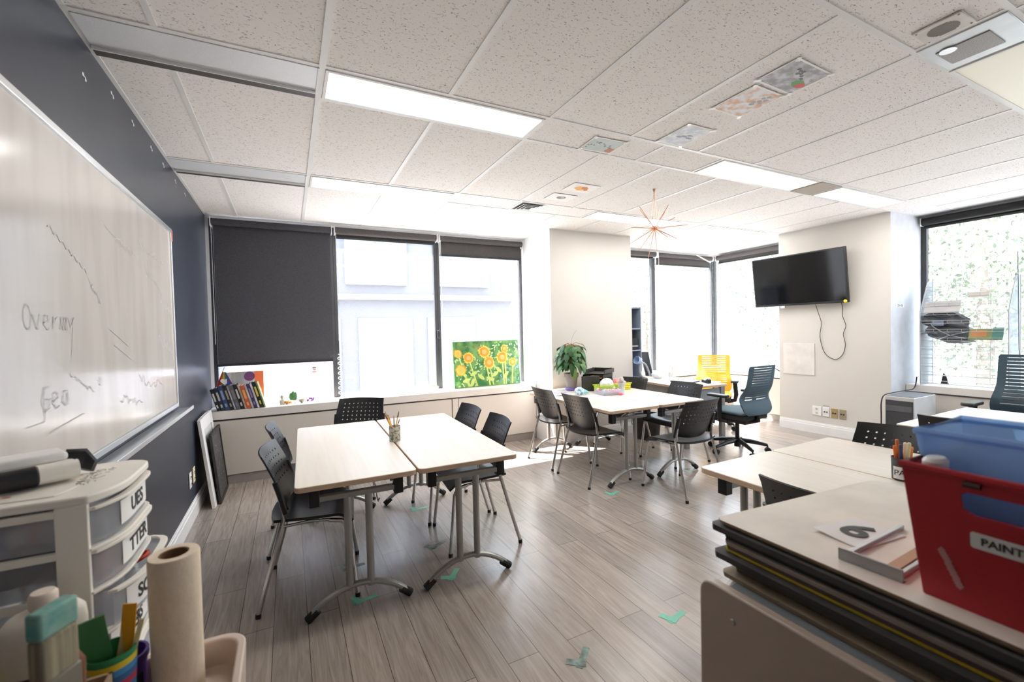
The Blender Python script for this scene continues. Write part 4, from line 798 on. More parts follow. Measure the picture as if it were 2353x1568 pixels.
for k, (nm, c, z) in enumerate((('orange paper folder in the second tray from the top', (.8, .45, .08), .136), ('white paper stack in the middle tray', (.82, .8, .78), .077), ('white paper stack in the lowest tray', (.8, .79, .77), .018))):
    tag(MB().box((0, -.02, 0), (.21, .28, .008)).build('paper_stack', C('stack_%d' % k, c), loc=(4.015, 4.28, TZ+z), rot=(0, 0, R(-60))), nm+' of the mesh tower', 'paper')
tag(MB().box((0, 0, .085), (.20, .045, .17)).box((0, -.024, .10), (.12, .004, .02)).build('desk_organizer', MESH, loc=(3.80, 4.13, TZ), rot=(0, 0, R(-18))), 'black mesh upright holder between the plant pot and the letter tray', 'holder')
def basket(label, x, y, rz, c):
    t = thing('basket', label, 'basket', (x, y, TZ), rz, 'lime baskets on the plant table'); B = C(c, (.52, .66, .06) if c == 'lime' else (.72, .68, .04)); f = MB(); w_, d, h = .24, .16, .075
    f.b2((-w_/2+.015, -d/2+.015, 0), (w_/2-.015, d/2-.015, .004)); f.build('bottom', B, t, smooth=0); f = MB()
    for s in (-1, 1):
        for z in (.012, .034, .056): f.box((0, s*(d/2-.012+z*.1), z), (w_-.02, .003, .013)); f.box((s*(w_/2-.012+z*.1), 0, z), (.003, d-.02, .013))
        for k in range(9): f.box((-w_/2+.02+k*(w_-.04)/8, s*(d/2-.009), .036), (.006, .003, .072))
        for k in range(6): f.box((s*(w_/2-.009), -d/2+.02+k*(d-.04)/5, .036), (.003, .006, .072))
    f.build('lattice', B, t, smooth=0); MB().tube([(a*(w_/2), b*(d/2), h) for a, b in ((-1, -1), (1, -1), (1, 1), (-1, 1), (-1, -1))], .006, 6).build('rim', B, t); return t
basket('lime green basket of supplies in front of the letter tray', 3.90, 3.98, R(-8), 'lime'); basket('yellow green basket of red pouches right of the lime one', 4.15, 4.05, R(-10), 'lemon')
r = random.Random(2)
for nm, x, y, z, c, s in (('clear plastic pouch heaped in the lime basket', 3.92, 3.99, .01, (.8, .8, .82), (.09, .06, .075)), ('pink striped pouch piled in the yellow basket', 4.13, 4.05, .01, (.62, .22, .22), (.08, .06, .065)), ('lavender pouch piled at the right of the yellow basket', 4.19, 4.03, .012, (.4, .36, .5), (.045, .04, .05))):
    tag(MB().ball((0, 0, s[2]*.9), 1, 14, s).build('pouch', mat('pouch_'+nm[:5], c, .3, c2=tuple(min(1, q*1.35) for q in c), sc=(40, 40, 40), bump=.9), loc=(x, y, TZ+z)), nm, 'pouch')
t = thing('flower_cup', 'clear plastic cup stuffed with white tissue on the plant table', 'cup', (4.00, 3.83, TZ)); MB().lathe([(.03, 0), (.042, .11), (.040, .11), (.028, .004)], n=20).build('body', CLEAR, t)
f = MB(); [f.ball((.022*math.cos(k*2.1), .022*math.sin(k*2.1), .10+.018*(k % 3)), .022, 8) for k in range(9)]; f.ball((0, 0, .15), .024, 8); f.build('tissue', mat('tissue', (.8, .78, .76), .8, c2=(.55, .45, .4), sc=(50, 50, 50), lo=.3, hi=.45), t)
t = thing('toy_animal', 'blue and white spotted round toy on the plant table', 'toy', (3.50, 3.93, TZ), R(-20)); MB().ball((0, 0, .045), .046, 16, (1.2, .95, .95)).build('body', mat('toy_spots', (.72, .78, .85), .5, c2=(.10, .35, .42), sc=(32, 32, 32), lo=.52, hi=.58), t); MB().lathe([(.03, 0), (.018, .04), (.008, .07)], n=14).build('snout', C('toy_teal', (.25, .55, .6)), t, loc=(.04, 0, .04), rot=(0, PI/2+.2, 0))
t = thing('craft_tray', 'clear shallow tray of pastel pompoms on the plant table', 'tray', (3.80, 3.80, TZ), R(-8)); MB().b2((-.13, -.09, 0), (.13, .09, .003)).b2((-.13, -.09, 0), (-.127, .09, .05)).b2((.127, -.09, 0), (.13, .09, .05)).b2((-.13, -.09, 0), (.13, -.087, .05)).b2((-.13, .087, 0), (.13, .09, .05)).build('body', CLEAR, t, smooth=0)
pc = [C('pp%d' % i, c, .9) for i, c in enumerate(((.75, .4, .5), (.55, .45, .7), (.4, .6, .68), (.78, .75, .6), (.72, .18, .25), (.78, .74, .76)))]; f = MB(); r = random.Random(9)
for k in range(75): f.mat(r.randrange(6)); f.ball((.23*(r.random()-.5), .15*(r.random()-.5), .018+.045*r.random()*(.4+.6*r.random())), .014, 7)
o = tag(f.build('pompoms', pc, loc=(3.80, 3.80, TZ), rot=(0, 0, R(-8)), dist=0), 'heap of pastel pompoms in the clear tray on the plant table', 'pompom', kind='stuff')
tag(MB().ball((0, 0, .012), .02, 9, (1.6, .8, .6)).build('pom_pack', C('pink_pack', (.75, .13, .2)), loc=(3.86, 3.68, TZ)), 'small pink packet in front of the pompom tray', 'packet')
for k, (x, y, rz, nm) in enumerate(((3.30, 3.88, .2, 'leftmost white paper sheet on the plant table'), (3.36, 4.10, -.3, 'white paper sheet with purple edge beside the plant saucer'), (3.56, 3.74, -.1, 'white paper sheet in front of the blue spotted toy'))):
    f = MB(); f.prism(rrect(.21, .28, .002), 0, .0025)
    if k == 1: f.mat(1).box((0, .10, .003), (.2, .05, .001))
    if k == 0: f.mat(2).box((0, -.13, .003), (.2, .008, .001))
    tag(f.build('paper_sheet', [PAPER, C('paper_purple', (.3, .22, .6)), C('paper_dark', (.1, .1, .12))], loc=(x, y, TZ), rot=(0, 0, rz), smooth=0), nm, 'paper')

# ---------------------------------------------------------------- floor tape
MINT = C('tape_mint', (.16, .50, .36), .5); DIRTY = mat('tape_dirty', (.07, .075, .075), .5, c2=(.2, .32, .27), sc=(30, 30, 30)); PALET = C('tape_pale', (.42, .52, .48), .5)
for x, y, rz, mm, lab in ((1.03, 2.45, .1, MINT, 'mint floor tape mark under the near foot of the left table'), (1.53, 2.45, .9, MINT, 'mint tape mark on the floor between the two near table feet'), (1.55, 2.84, .5, DIRTY, 'dark worn tape mark on the floor under the brush cup tables'), (3.166, 2.98, .3, MINT, 'mint tape corner on the floor at the near foot of the plant table'), (2.36, 1.55, .2, MINT, 'mint tape mark on the open floor left of the board stack'), (1.80, 1.55, .7, DIRTY, 'worn tape mark on the floor nearest the camera'), (1.61, 3.50, .1, MINT, 'mint tape mark under the far end of the brush cup tables'), (4.20, 3.06, .2, PALET, 'pale tape mark by the foot nearest the office chair'), (1.02, 2.83, .15, DIRTY, 'dark tape smear under the nearest black chair')):
    f = MB(); f.box((0, 0, .0006), (.13, .03, .0008)).box((-.04, .02, .0012), (.035, .085, .0008), rz=.2); tag(f.build('floor_tape', mm, loc=(x, y, 0), rot=(0, 0, rz), smooth=0), lab, 'tape', 'tape marks on the floor')

# ---------------------------------------------------------------- right foreground: trolley, boards, bins
TAUPE = mat('trolley_taupe', (.42, .34, .285), .42, .1, c2=(.44, .36, .30), sc=(3, 3, 3))
t = thing('storage_trolley', 'taupe metal trolley under the stack of boards', 'trolley', (1.92, .12, 0)); yl, yh = -.72, .585
M_ = fr((-.375, (yl+yh)/2, .43), (0, 1, 0), (0, 0, 1)); MB().prism(rrect(yh-yl, .84, .03), -.012, .012, M_).build('side_panel', TAUPE, t, bevel=.004)
M_ = fr((.375, (yl+yh)/2, .43), (0, 1, 0), (0, 0, 1)); MB().prism(rrect(yh-yl, .84, .03), -.012, .012, M_).build('side_panel', TAUPE, t, bevel=.004)
MB().b2((-.363, yl+.02, .80), (.363, yh-.03, .825)).build('top_shelf', mat('trolley_steel', (.36, .40, .45), .35, .5, c2=(.4, .44, .49)), t, bevel=.003); MB().b2((-.363, yl+.02, .10), (.363, yh-.03, .12)).build('bottom_shelf', TAUPE, t); MB().lathe([(.007, 0), (.005, .003)], n=10).build('rivet', GREYM, t, loc=(-.387, .50, .79), rot=(0, -PI/2, 0))
bl = [('cream corrugated board at the bottom of the stack', .010, 1.615, .715, (.52, .42, .30), (.25, .19, .13), -.10), ('thick brown cardboard sheet low in the stack', .013, 1.640, .700, (.15, .11, .08), (.10, .075, .055), -.5), ('dark brown board above the brown cardboard', .011, 1.632, .708, (.07, .06, .052), (.05, .045, .04), -.5), ('charcoal foam board below the yellow sheet', .014, 1.612, .735, (.055, .052, .05), (.04, .038, .036), -.45), ('yellow board in the stack', .0055, 1.634, .722, (.78, .55, .02), (.70, .50, .02), -.30), ('brown corrugated sheet above the yellow board', .009, 1.632, .718, (.13, .09, .06), (.09, .06, .045), -.5), ('white faced brown board in the middle of the stack', .008, 1.630, .72, (.42, .35, .29), (.3, .24, .2), -.35), ('thin black board under a gap in the stack', .007, 1.640, .728, (.03, .03, .03), (.02, .02, .02), -.5), ('dark grey thick foam board second below the top', .014, 1.628, .755, (.075, .072, .068), (.05, .048, .046), -.5), ('cream board just below the topmost board', .0055, 1.642, .735, (.55, .46, .36), (.2, .14, .1), -.5), ('topmost cream poster board carrying the number card and red bin', .0055, 1.636, .742, (.80, .75, .67), (.24, .16, .10), -.55)]
z = .826; zs = [.826, .838, .852, .8645, .880, .8865, .8965, .9060, .9195, .9350, .9415]
for k, (lab, th, x0, y1, c, ce, yn) in enumerate(bl):
    z = zs[k] if k else .826; hh = (zs[k+1]-z-.0003) if k < len(bl)-1 else th; ths = min(th, hh)
    f = MB().mat(0).prism([(x0, yn), (2.268, yn), (2.268, y1-.05), (x0+.012, y1), (x0, y1-.012)], z, z+ths, m2=1)
    if ths < hh-.0004: f.mat(0).b2((x0+.05, yn+.02, z+ths), (2.26, y1-.1, z+hh))
    tag(f.build('poster_board', [C('bd%d' % k, c, .7), C('bde%d' % k, ce, .8)], bevel=.0008 if k in (3, 8) else 0), lab, 'board', 'boards stacked on the trolley')
ZB = .9415+.0058
t = thing('number_card', 'white card printed with a 6 on the topmost board', 'card', (1.838, .530, ZB), R(-5))
MB().grid(lambda u, v: V(((u-.5)*.15, (v-.5)*.105, .0012+.010*(abs(u-.75)*abs(v-.2))**1.2+.004*max(0, .25-v))), 8, 8).build('card', PAPER, t, solid=.0006); text('6', .112, INK, t, bold=.003, M=fr((.002, .004, .0032), (0, -1, 0), (1, 0, 0)))
t = thing('metal_bracket', 'aluminium drawer bracket frame lying in front of the red bin', 'bracket', (1.688, .441, ZB), R(2))
STEEL = mat('dull_steel', (.36, .36, .37), .4, .6, c2=(.42, .42, .43))
MB().b2((-.004, -.052, 0), (.0, .052, .024)).b2((0, -.052, 0), (.012, .052, .003)).build('end_plate', STEEL, t, bevel=.001)
for s in (-1, 1): MB().b2((.0, s*.043-.004, .001), (.26, s*.043+.004, .011)).build('rail', STEEL, t, bevel=.001)
MB().b2((.02, -.037, .003), (.25, -.018, .012)).build('wood_strip', C('strip_brown', (.45, .26, .13)), t); 
def bin_(name, label, loc, rz, x0, x1, y0, y1, h, tp, mt, slot=None, rimr=.007, th=.004):
    t = thing(name, label, 'bin', loc, rz); f = MB(); w_, d = x1-x0, y1-y0
    def wall(P, has):
        n, mrows = (130, 100) if has else (8, 4)
        def sk(i, j):
            if not has: return False
            u, v = (i+.5)/n, (j+.5)/mrows; a, b, c_, e = has
            U, Vv = d*.98, h; qx = max(abs(u-(a+b)/2)*U-(b-a)*U/2+.012, 0); qy = max(abs(v-(c_+e)/2)*Vv-(e-c_)*Vv/2+.012, 0)
            return math.hypot(qx, qy) < .012
        f.grid(P, n, mrows, sk)
    def pt(a, b, v): return V(((x0+x1)/2+(a*(w_/2-tp*(1-v))), (y0+y1)/2+b*(d/2-tp*(1-v)), h*v))
    wall(lambda u, v: pt(-1, 1-2*u, v), slot); wall(lambda u, v: pt(1, 2*u-1, v), slot); wall(lambda u, v: pt(2*u-1, -1, v), None); wall(lambda u, v: pt(1-2*u, 1, v), None)
    f.grid(lambda u, v: pt(2*u-1, 2*v-1, 0), 2, 2); f.build('body', mt, t, solid=th, smooth=30, dist=.0001)
    MB().tube([pt(-1, -1, 1), pt(1, -1, 1), pt(1, 1, 1), pt(-1, 1, 1), pt(-1, -1, 1)], rimr, 8).build('rim', mt, t); return t, pt
REDP = mat('red_plastic', (.42, .012, .022), .38, c2=(.50, .018, .03), sc=(5, 5, 5)); BLUEP = glassy('blue_plastic', (.52, .70, .95), .10, haze=.55, hazec=(.60, .76, .96))
rb, pt = bin_('red_bin', 'red plastic bin with a PAINT label on the board stack', (0, 0, ZB), 0, 1.664, 1.985, -.02, .381, .225, .022, REDP, slot=(.185, .815, .735, .895))
n_ = V((-1, 0, -.022/.225)).normalized()
lab = fr(pt(-1, .30, .555)+V((-.0032, 0, 0)), (0, -1, 0), V((-.022/.225, 0, 1)))
f = MB(); f.prism(rrect(.115, .026, .004), 0, .0008, lab); f.build('label', PAPER, rb, smooth=0); text('PAINT', .0165, INK, rb, lab @ Matrix.Translation((-.0225, 0, .0012)), bold=.0003)
f = MB(); r = random.Random(6)
for k in range(14): f.box(pt(-1, .80-.05*k/7+.01*r.random(), .40-.018*k)+V((-.0032, 0, 0)), (.0008, .007, .009), rot=Euler((.6, 0, 0)))
f.build('paint_smear', C('smear', (.55, .25, .25)), rb, smooth=0); tag(MB().tube([pt(-1, .60, 1.005)+V((-.004, 0, -.012)), pt(-1, .50, 1.005)+V((-.004, 0, -.012))], .005, 6).build('paint_chip', C('chip_dark', (.05, .02, .015)), rb), 'dark scuff on the red rim', None)
bin_('blue_bin', 'translucent blue bin nested inside the red bin', (0, 0, ZB+.012), 0, 1.735, 1.925, .02, .388, .262, .034, BLUEP, rimr=.007)
tag(MB().box((1.83, .2, ZB+.10), (.10, .22, .13)).build('paint_box', C('purple_box', (.22, .10, .25)), bevel=.01), 'purple box showing through the translucent blue bin', 'box')
t = thing('white_container', 'white plastic tub wedged between the red and blue bins', 'tub', (1.705, .350, ZB+.01)); MB().lathe([(.018, 0), (.022, .20), (.027, .205), (.027, .222), (.02, .228)], n=20, sx=.95, sy_=.6).build('body', C('tub_white', (.85, .84, .82), .45), t)
tag(MB().prism([(0, 0), (.10, -.02), (.11, .16), (.015, .18)], 0, .001).build('paper_sheet', PAPER, loc=(1.585, .12, .8265)), 'corner of white paper sticking out under the boards', 'paper')

# ---------------------------------------------------------------- left foreground: cart, drawers, supplies
DZ = .70; BEI = mat('cart_beige', (.61, .495, .42), .5, c2=(.64, .525, .45), sc=(4, 4, 4))
t = thing('utility_cart', 'beige plastic utility cart with raised lip in the lower left corner', 'cart', (.33, .70, 0))
f = MB(); f.prism([(x, y) for x, y in rrect(.54, .94, .05, 6)], DZ-.03, DZ); f.build('deck', BEI, t, bevel=.004)
oo = rrect(.54, .94, .05, 6); ii = rrect(.515, .915, .04, 6); f = MB(); n = len(oo)
for zz1, zz2 in ((DZ-.05, DZ+.055),):
    A_ = [f.b.verts.new((x, y, zz1)) for x, y in oo]; B_ = [f.b.verts.new((x*1.015, y*1.01, zz2)) for x, y in oo]; C_ = [f.b.verts.new((x, y, zz2)) for x, y in ii]; D_ = [f.b.verts.new((x*.985, y*.99, DZ-.001)) for x, y in ii]
    for P, Q in ((A_, B_), (B_, C_), (C_, D_)):
        for j in range(n): f.b.faces.new((P[j], P[(j+1) % n], Q[(j+1) % n], Q[j]))
f.build('lip', BEI, t, bevel=.004, seg=3)
for sx in (-1, 1):
    for s2 in (-1, 1): MB().box((sx*.23, s2*.42, .345), (.05, .05, .62)).build('post', BEI, t, bevel=.01); 
MB().prism(rrect(.52, .92, .05), .16, .19).build('lower_shelf', BEI, t, bevel=.004)
for sx in (-1, 1):
    for s2 in (-1, 1): MB().tube([(sx*.23-.015, s2*.42, .035), (sx*.23+.015, s2*.42, .035)], .035, 14).build('caster', RUB, t)
f = MB(); [f.box((.20+.007*k, .33-.004*k, DZ+.0006), (.005, .012, .001), rz=.5*k) for k in range(5)]; f.build('stain', C('stain_dark', (.08, .06, .06)), t, smooth=0)
# drawer tower on a small table
t = thing('side_table', 'small white table hidden behind the cart under the drawer tower', 'table', (.24, 1.365, 0)); MB().b2((-.17, -.145, .585), (.175, .17, .61)).build('tabletop', TRIM, t, bevel=.004)
for sx in (-1, 1):
    for s2 in (-1, 1): MB().box((sx*.145, .012+s2*.13, .2925), (.03, .03, .585)).build('leg', TRIM, t)
t = thing('drawer_tower', 'white plastic drawer tower with labelled clear drawers beside the cart', 'drawers', (.2125, 1.363, .611), 0); HX, HY, TT = .1125, .152, 1.10-.611
f = MB()
def front_pts(bul, n=20, x=HX, e=0): return [(x+bul*(1-(abs(2*k/n-1)**(3 if 2*k < n else 9))), -HY+e+(2*HY-2*e)*k/n) for k in range(n+1)]
MB().prism([(-HX, -HY), ]+front_pts(.045)+[(-HX, HY)], TT-.018, TT).build('lid', WHITEP, t, bevel=.004)
MB().prism([(-HX+.03, -HY+.03), ]+front_pts(.02, x=HX-.06, e=.03)+[(-HX+.03, HY-.03)], TT, TT+.003).build('lid_panel', WHITEP, t, bevel=.002)
f = MB(); r = random.Random(12)
for k in range(40): f.box((HX-.05+.035*r.random()+.0, -.06+.13*k/40, TT+.0035), (.012*r.random()+.004, .002, .0006), rz=r.random()*3)
f.build('lid_scribble', C('scribble', (.28, .27, .25)), t, smooth=0)
f = MB(); [f.face([(x+.007*math.cos(a), y+.004*math.sin(a), TT+.0042) for a in [k*PI/4 for k in range(8)]]) for x, y in ((.04, .02), (-.03, -.09), (.045, .03))]; f.build('paint_spot', C('spot_red', (.65, .05, .06)), t, smooth=0)
DH = (TT-.018-.012)/5
for s in (-1, 1):
    for px, wd in ((HX-.026, .052), (-HX+.012, .024)): MB().box((px, s*(HY-.006), (TT-.018)/2), (wd, .012, TT-.018)).build('post', WHITEP, t, bevel=.002)
    for k in range(6): MB().box((-.0, s*(HY-.006), .006+k*DH if k < 5 else TT-.03), (2*HX-.075, .011, .014)).build('side_bar', WHITEP, t, smooth=0)
MB().b2((-HX, -HY+.012, 0), (-HX+.006, HY-.012, TT-.018)).build('back_panel', WHITEP, t)
words = [None, 'KERS', 'SCISSO', 'TTER', 'UES']
for k in range(5):
    z0 = .012+k*DH; pull = .03 if k == 2 else 0; d = bpy.data.objects.new('drawer', None)
    fp = [(x+pull, y) for x, y in front_pts(.036, x=HX, e=.016)]; f = MB()
    for (xa, ya), (xb, yb_) in zip(fp, fp[1:]): f.face([(xa, ya, z0+.004), (xb, yb_, z0+.004), (xb, yb_, z0+DH-.012), (xa, ya, z0+DH-.012)])
    for s in (-1, 1): f.face([(-HX+.02+pull, s*(HY-.016), z0+.004), (HX+pull, s*(HY-.016), z0+.004), (HX+pull, s*(HY-.016), z0+DH-.012), (-HX+.02+pull, s*(HY-.016), z0+DH-.012)])
    f.face([(-HX+.02+pull, -(HY-.016), z0+.004)]+[(x, y, z0+.004) for x, y in fp]+[(-HX+.02+pull, HY-.016, z0+.004)])
    dr_ = f.build('drawer', CLEAR, t, solid=.0025, smooth=30, dist=.0002)
    f = MB(); lip = [(x+.010, y) for x, y in front_pts(.04, x=HX+pull, e=.008)]; f.prism(lip+[(x-.016, y) for x, y in lip[::-1]], z0+DH-.016, z0+DH-.009); f.build('pull_lip', WHITEP, dr_, bevel=.001)
    MB().prism([(x+.004, y) for x, y in front_pts(.040, x=HX, e=.002)]+[(HX-.02, HY-.002), (HX-.02, -HY+.002)], z0-.008, z0-.002).build('shelf_lip', WHITEP, t, bevel=.001)
    if words[k]:
        def fx(y): q = (y+HY-.016)/(2*(HY-.016)); return HX+pull+.036*(1-abs(2*q-1)**(3 if q < .5 else 9))+.0025
        ya, yb_ = (-.075, .105) if k > 2 else (-.115, .06)
        MB().grid(lambda u, v: V((fx(ya+(yb_-ya)*u)+.0004, ya+(yb_-ya)*u, z0+.014+(DH-.038)*v)), 12, 1).build('label', PAPER, dr_, solid=.0005)
        ym = (ya+yb_)/2; dx = fx(yb_-.01)-fx(ya+.01); tx = text(words[k], .047 if k > 2 else .042, INK, dr_, Matrix(), bold=.0012)
        for v in tx.data.vertices:   # wrap the lettering round the curved drawer front
            y = ym+.003+v.co.x*(1.15 if k > 2 else .95); v.co = V((fx(max(-.13, min(.133, y)))+.0012+(v.co.z > 0)*.0004, y, z0+.014+(DH-.038)/2+v.co.y))
cont = [('glue bottle lying', (.72, .70, .66)), ]
t = thing('glue_bottle', 'white glue bottle with blue and orange label lying in the top drawer', 'bottle', (.185, 1.262, .611+.012+4*DH+.034)); MB().tube([(-.065, 0, 0), (-.05, 0, 0), (.05, 0, 0), (.085, 0, 0)], [.012, .022, .024, .022], 16).build('body', C('glue_white', (.72, .68, .62)), t)
f = MB(); f.tube([(-.02, 0, 0), (.005, 0, 0)], .0255, 16, cap=False); f.mat(1).tube([(-.03, 0, 0), (-.021, 0, 0)], .0255, 16, cap=False).tube([(.045, 0, 0), (.053, 0, 0)], .0257, 16, cap=False); f.build('label', [C('lbl_blue', (.07, .1, .3)), C('lbl_orange', (.62, .13, .05))], t)
for k, (lab, x, y, lv, d, c) in enumerate((('blue box behind the glue bottle in the top drawer', .205, 1.34, 4, (.14, .06, .055), (.07, .12, .25)), ('pale box at the front of the top drawer', .31, 1.31, 4, (.05, .07, .045), (.5, .5, .58)), ('pink pack at the front of the second drawer', .305, 1.31, 3, (.06, .10, .05), (.55, .28, .30)), ('dark craft pack filling the second drawer', .195, 1.37, 3, (.13, .16, .05), (.045, .042, .035)), ('grey pack in the third drawer', .26, 1.36, 2, (.12, .14, .04), (.5, .48, .49)), ('dark pack in the fourth drawer', .215, 1.36, 1, (.16, .2, .05), (.15, .14, .15)))):
    tag(MB().box((0, 0, d[2]/2), d).build('craft_pack', C('pack%d' % k, c), loc=(x, y, .611+.012+lv*DH+.0065), bevel=.003), lab, 'pack')
t = thing('scissors', 'red handled scissors poking out of the pulled open third drawer', 'scissors', (.355, 1.42, .611+.012+3*DH-.028)); f = MB(); f.tube([(.016*math.cos(a), .022*math.sin(a), .006*math.cos(a)) for a in [k*PI/6 for k in range(13)]], .005, 6, cap=False); f.build('handle', C('red_h', (.7, .06, .03)), t); MB().box((-.07, 0, -.012), (.11, .012, .003), rot=Euler((0, -.15, 0))).build('blade', ALU, t)
t = thing('white_case', 'white plastic case with black clasps lying on the drawer tower', 'case', (.20, 1.385, 1.1045), R(30)); MB().box((-.012, .01, .022), (.13, .10, .038)).build('lower_shell', WHITEP, t, bevel=.014, seg=3); MB().box((-.02, .02, .050), (.115, .08, .022)).build('upper_shell', TRIM, t, bevel=.009, seg=3)
MB().tube([(-.02, -.052, .024), (.045, -.052, .024)], .021, 14).build('front_roll', WHITEP, t); MB().tube([(-.085, -.052, .024), (-.02, -.052, .024)], .0225, 14).build('clasp', BLACKP, t, bevel=.003); MB().tube([(.035, .0, .043), (.062, -.005, .040), (.070, -.01, .022), (.062, -.015, .010)], .009, 8, ry=2.2).build('clasp', BLACKP, t)
# paper roll
t = thing('paper_towel_roll', 'cream paper towel roll standing on the cart', 'roll', (.487, 1.105, DZ+.001)); MB().lathe([(.043, 0), (.0435, .004), (.0435, .283), (.042, .287), (.026, .287), (.026, .002)], n=40).build('paper', mat('towel', (.80, .67, .52), .9, c2=(.84, .71, .56), sc=(90, 90, 60), bump=.15), t); MB().lathe([(.0255, .002), (.0255, .286), (.0235, .286), (.0235, .002)], n=28, close=False).build('core', C('core_brown', (.20, .12, .06)), t)
t = thing('glue_jug', 'large white bottle with a dark blue label on the cart', 'bottle', (.300, 1.085, DZ+.001), R(25)); MB().lathe([(.05, 0), (.056, .01), (.057, .205), (.055, .226), (.046, .237), (.024, .244)], n=28, sx=1.0, sy_=.72).build('body', C('jug_white', (.74, .69, .60), .45), t)
f = MB(); f.lathe([(.0575, .02), (.0575, .12)], n=28, sy_=.72, close=False); f.mat(1).lathe([(.0577, .12), (.0577, .145)], n=28, sy_=.72, close=False); f.build('label', [C('jug_blue', (.022, .055, .09)), C('jug_brown', (.09, .035, .022))], t); MB().lathe([(.018, .243), (.0195, .248), (.0195, .268), (.016, .273)], n=20).build('cap', C('cap_cream', (.72, .62, .52)), t)
text('Co', .026, PAPER, t, fr((.0, -.0425, .128), (1, 0, 0), (0, 0, 1)), shear=.3)
t = thing('yellow_bottle', 'yellow bottle at the left edge of the photo', 'bottle', (.222, 1.05, DZ+.001)); MB().lathe([(.024, 0), (.026, .006), (.026, .12), (.018, .15), (.01, .16), (.009, .178), (.002, .19)], n=18).build('body', C('yel_bot', (.55, .48, .03)), t); MB().lathe([(.0262, .03), (.0262, .08)], n=18, close=False).build('label', C('yb_lab', (.03, .03, .05)), t)
t = thing('striped_cup', 'green cup wrapped in colourful stripes holding craft cards', 'cup', (.405, 1.030, DZ+.001)); cols = [C('sc%d' % i, c) for i, c in enumerate(((.03, .26, .10), (.03, .12, .30), (.45, .03, .06), (.02, .30, .28), (.75, .55, .03), (.05, .25, .55)))]
f = MB(); nz_ = 14
for k in range(nz_):
    f.mat(0 if k == nz_-1 else [0, 1, 2, 3, 1, 2, 0, 3, 1, 2, 1, 5, 4][k % 13]); a, b = k/nz_, (k+1)/nz_; f.lathe([(.028+.009*a, .165*a), (.028+.009*b, .165*b)], n=28, close=False)
f.mat(0).lathe([(.028, 0), (.001, .001)], n=28, close=False).lathe([(.037, .165), (.035, .165), (.026, .004), (.001, .004)], n=28, close=False); f.build('body', cols, t)
for nm, x, y, tilt, w_, h, c in (('green craft card', -.012, .012, (R(6), R(-6), .3), .05, .225, (.06, .20, .07)), ('orange craft card', .008, -.002, (R(-4), R(4), -.25), .022, .225, (.85, .38, .02)), ('tan wooden stick', -.010, -.012, (R(-6), R(10), .1), .012, .19, (.62, .46, .22)), ('pale yellow stick', -.002, .006, (R(4), R(13), .2), .008, .20, (.7, .6, .3))):
    tag(MB().box((0, 0, h/2), (w_, .003, h)).build('craft_stick' if 'stick' in nm else 'craft_card', C('cs_'+nm[:6], c), loc=(.405+x, 1.03+y, DZ+.012), rot=tilt), nm+' standing in the striped cup', 'craft card')
t = thing('purple_tub', 'small purple tub between the striped cup and the paper roll', 'tub', (.398, 1.120, DZ+.001)); MB().lathe([(.030, 0), (.036, .085), (.039, .087), (.039, .10), (.034, .10), (.03, .01)], n=24).build('body', C('tub_purple', (.075, .025, .19), .45), t); MB().box((.028, -.022, .05), (.004, .012, .03), rz=-.6).build('mark', INK, t)
t = thing('cardboard_caddy', 'tan cardboard box of brushes in the lower left corner', 'box', (.33, .84, DZ+.001)); w_, d, h = .20, .22, .17; f = MB(); 
f.b2((-w_/2, -d/2, 0), (w_/2, d/2, .004)).b2((-w_/2, -d/2, 0), (-w_/2+.005, d/2, h)).b2((w_/2-.005, -d/2, 0), (w_/2, d/2, h)).b2((-w_/2, -d/2, 0), (w_/2, -d/2+.005, h)).b2((-w_/2, d/2-.005, 0), (w_/2, d/2, h)); f.build('body', C('cardboard', (.40, .27, .17), .8), t, smooth=0)
t = thing('wide_brush', 'wide flat brush with teal painted bristles standing in the cardboard box', 'brush', (.404, .83, DZ+.006), R(62)); MB().mat(0).b2((-.025, -.011, .255), (.025, .011, .315)).mat(1).b2((-.026, -.0115, .315), (.026, .0115, .352)).build('bristles', [mat('bristle_grey', (.22, .19, .14), .9, c2=(.42, .37, .25), sc=(140, 140, 4)), mat('bristle_teal', (.14, .38, .35), .8, c2=(.28, .48, .40), sc=(50, 50, 50))], t, bevel=.004); MB().b2((-.026, -.012, .215), (.026, .012, .256)).build('ferrule', C('ferrule', (.22, .20, .16), .4), t, bevel=.002); MB().prism([(-.022, .215), (.022, .215), (.012, .13), (.012, 0), (-.012, 0), (-.012, .13)], -.008, .008, fr((0, 0, 0), (1, 0, 0), (0, 0, 1))).build('handle', C('br_wood', (.3, .2, .12)), t, bevel=.003)
t = thing('round_brush', 'brown tipped round brush beside the wide teal brush', 'brush', (.412, .865, DZ+.006)); MB().tube([(0, 0, .0), (0, 0, .20)], .008, 10).build('handle', C('br_wood2', (.25, .2, .14)), t); MB().tube([(0, 0, .20), (0, 0, .245), (0, 0, .262)], [.012, .013, .005], 12).build('bristles', mat('br_brown', (.16, .06, .03), .9, c2=(.22, .10, .05), sc=(100, 100, 4)), t)

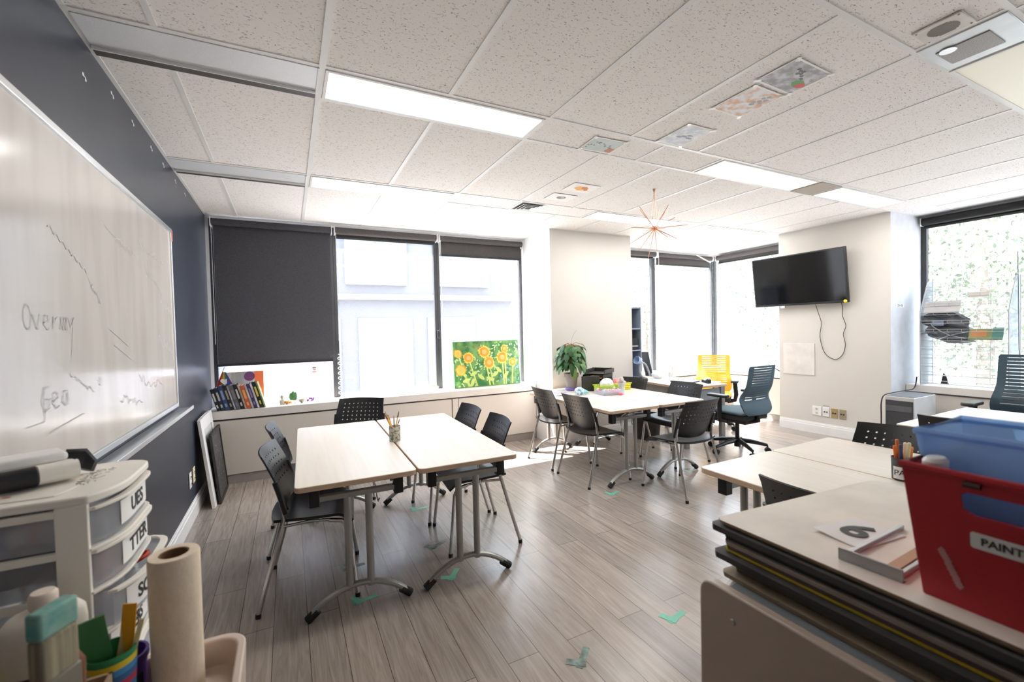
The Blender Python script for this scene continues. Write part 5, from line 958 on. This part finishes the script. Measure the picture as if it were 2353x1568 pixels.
# ---------------------------------------------------------------- outside the windows
GZ = -.9
struct(MB().b2((-60, 5.6, GZ-.2), (80, 90, GZ)).b2((7.7, -60, GZ-.2), (80, 5.6, GZ)).build('ground_street', mat('pavement', (.30, .30, .31), .9, c2=(.36, .36, .37), sc=(.6, .6, .6))))
FAC = mat('facade_pale', (.118, .118, .138), .9, c2=(.132, .132, .152), sc=(.5, .5, .5)); FACW = C('facade_white', (.20, .20, .21)); FACG = C('facade_glass', (.10, .12, .15), .3); 
t = thing('office_building', 'pale building with white window bays across the street', 'building', (3, 17, GZ)); MB().b2((-18, 0, 0), (7.5, 8, 9)).build('wall', FAC, t)
for k in range(6): 
    w0 = MB().b2((-14+3.4*k, -.25, 4.1), (-11.8+3.4*k, .1, 6.1)).build('window_bay', FACW, t, smooth=0); MB().b2((-13.8+3.4*k, -.28, 4.3), (-12.0+3.4*k, -.24, 5.9)).build('pane', FACG, w0, smooth=0)
MB().b2((-18, -.35, 3.55), (7.5, .1, 3.75)).build('ledge', FACW, t, smooth=0)
f = MB(); f.b2((-8.2, -.06, .4), (-4.4, .05, 2.3)); f.build('vent_frame', FACW, t, smooth=0); f = MB(); [f.b2((-8.0, -.12, .5+.16*k), (-4.6, -.05, .58+.16*k)) for k in range(11)]; f.build('vent_slats', FAC, t, smooth=0)
for k in range(3): MB().b2((-2.6+2.6*k, -.08, 0), (-.6+2.6*k, .05, 2.9)).build('garage_door', C('garage', (.14, .14, .165)), t, smooth=0)
LFM = [mat('tree_leaf_%d' % i, c, .6, c2=tuple(q*1.35 for q in c), sc=(3, 3, 3)) for i, c in enumerate(((.17, .205, .12), (.30, .33, .21), (.07, .095, .055)))]
def tree(label, x, y, hgt, rad, seed, n=1500):
    r = random.Random(seed); t = thing('tree', label, 'tree', (x, y, GZ), 0, 'trees outside the windows'); MB().tube([(0, 0, 0), (.05, 0, hgt*.35), (0, .1, hgt*.7)], [.16, .12, .05], 8).build('trunk', C('bark', (.18, .14, .11)), t)
    f = MB()
    for k in range(n):
        a, b = r.random()*2*PI, math.acos(2*r.random()-1); q = rad*(.45+.6*r.random()**.5)*(1+.25*math.sin(3*a+seed)*math.sin(2*b)); c = V((q*math.sin(b)*math.cos(a), q*math.sin(b)*math.sin(a), hgt*.62+q*math.cos(b)*.9))
        s = .028+.035*r.random(); e = Euler((r.random()*6, r.random()*6, r.random()*6)).to_matrix(); f.mat(r.randrange(3)); f.face([c+e@V((s*u, s*v*.55, 0)) for u, v in ((-1, 0), (0, -1), (1, 0), (0, 1))])
    f.build('crown', LFM, t, dist=0, smooth=0, normals=False); return t
tree('big leafy tree outside the right window behind the wire rack', 12.4, 3.4, 6.2, 2.5, 1, 22000); tree('leafy tree outside behind the television wall', 14.5, 9.2, 5.6, 2.2, 3, 6000); tree('distant leafy tree seen through the corner window', 14.5, 14.5, 6.0, 2.4, 4, 6000)
struct(MB().b2((24, -30, GZ), (25, 40, 7)).build('far_wall', FACW))
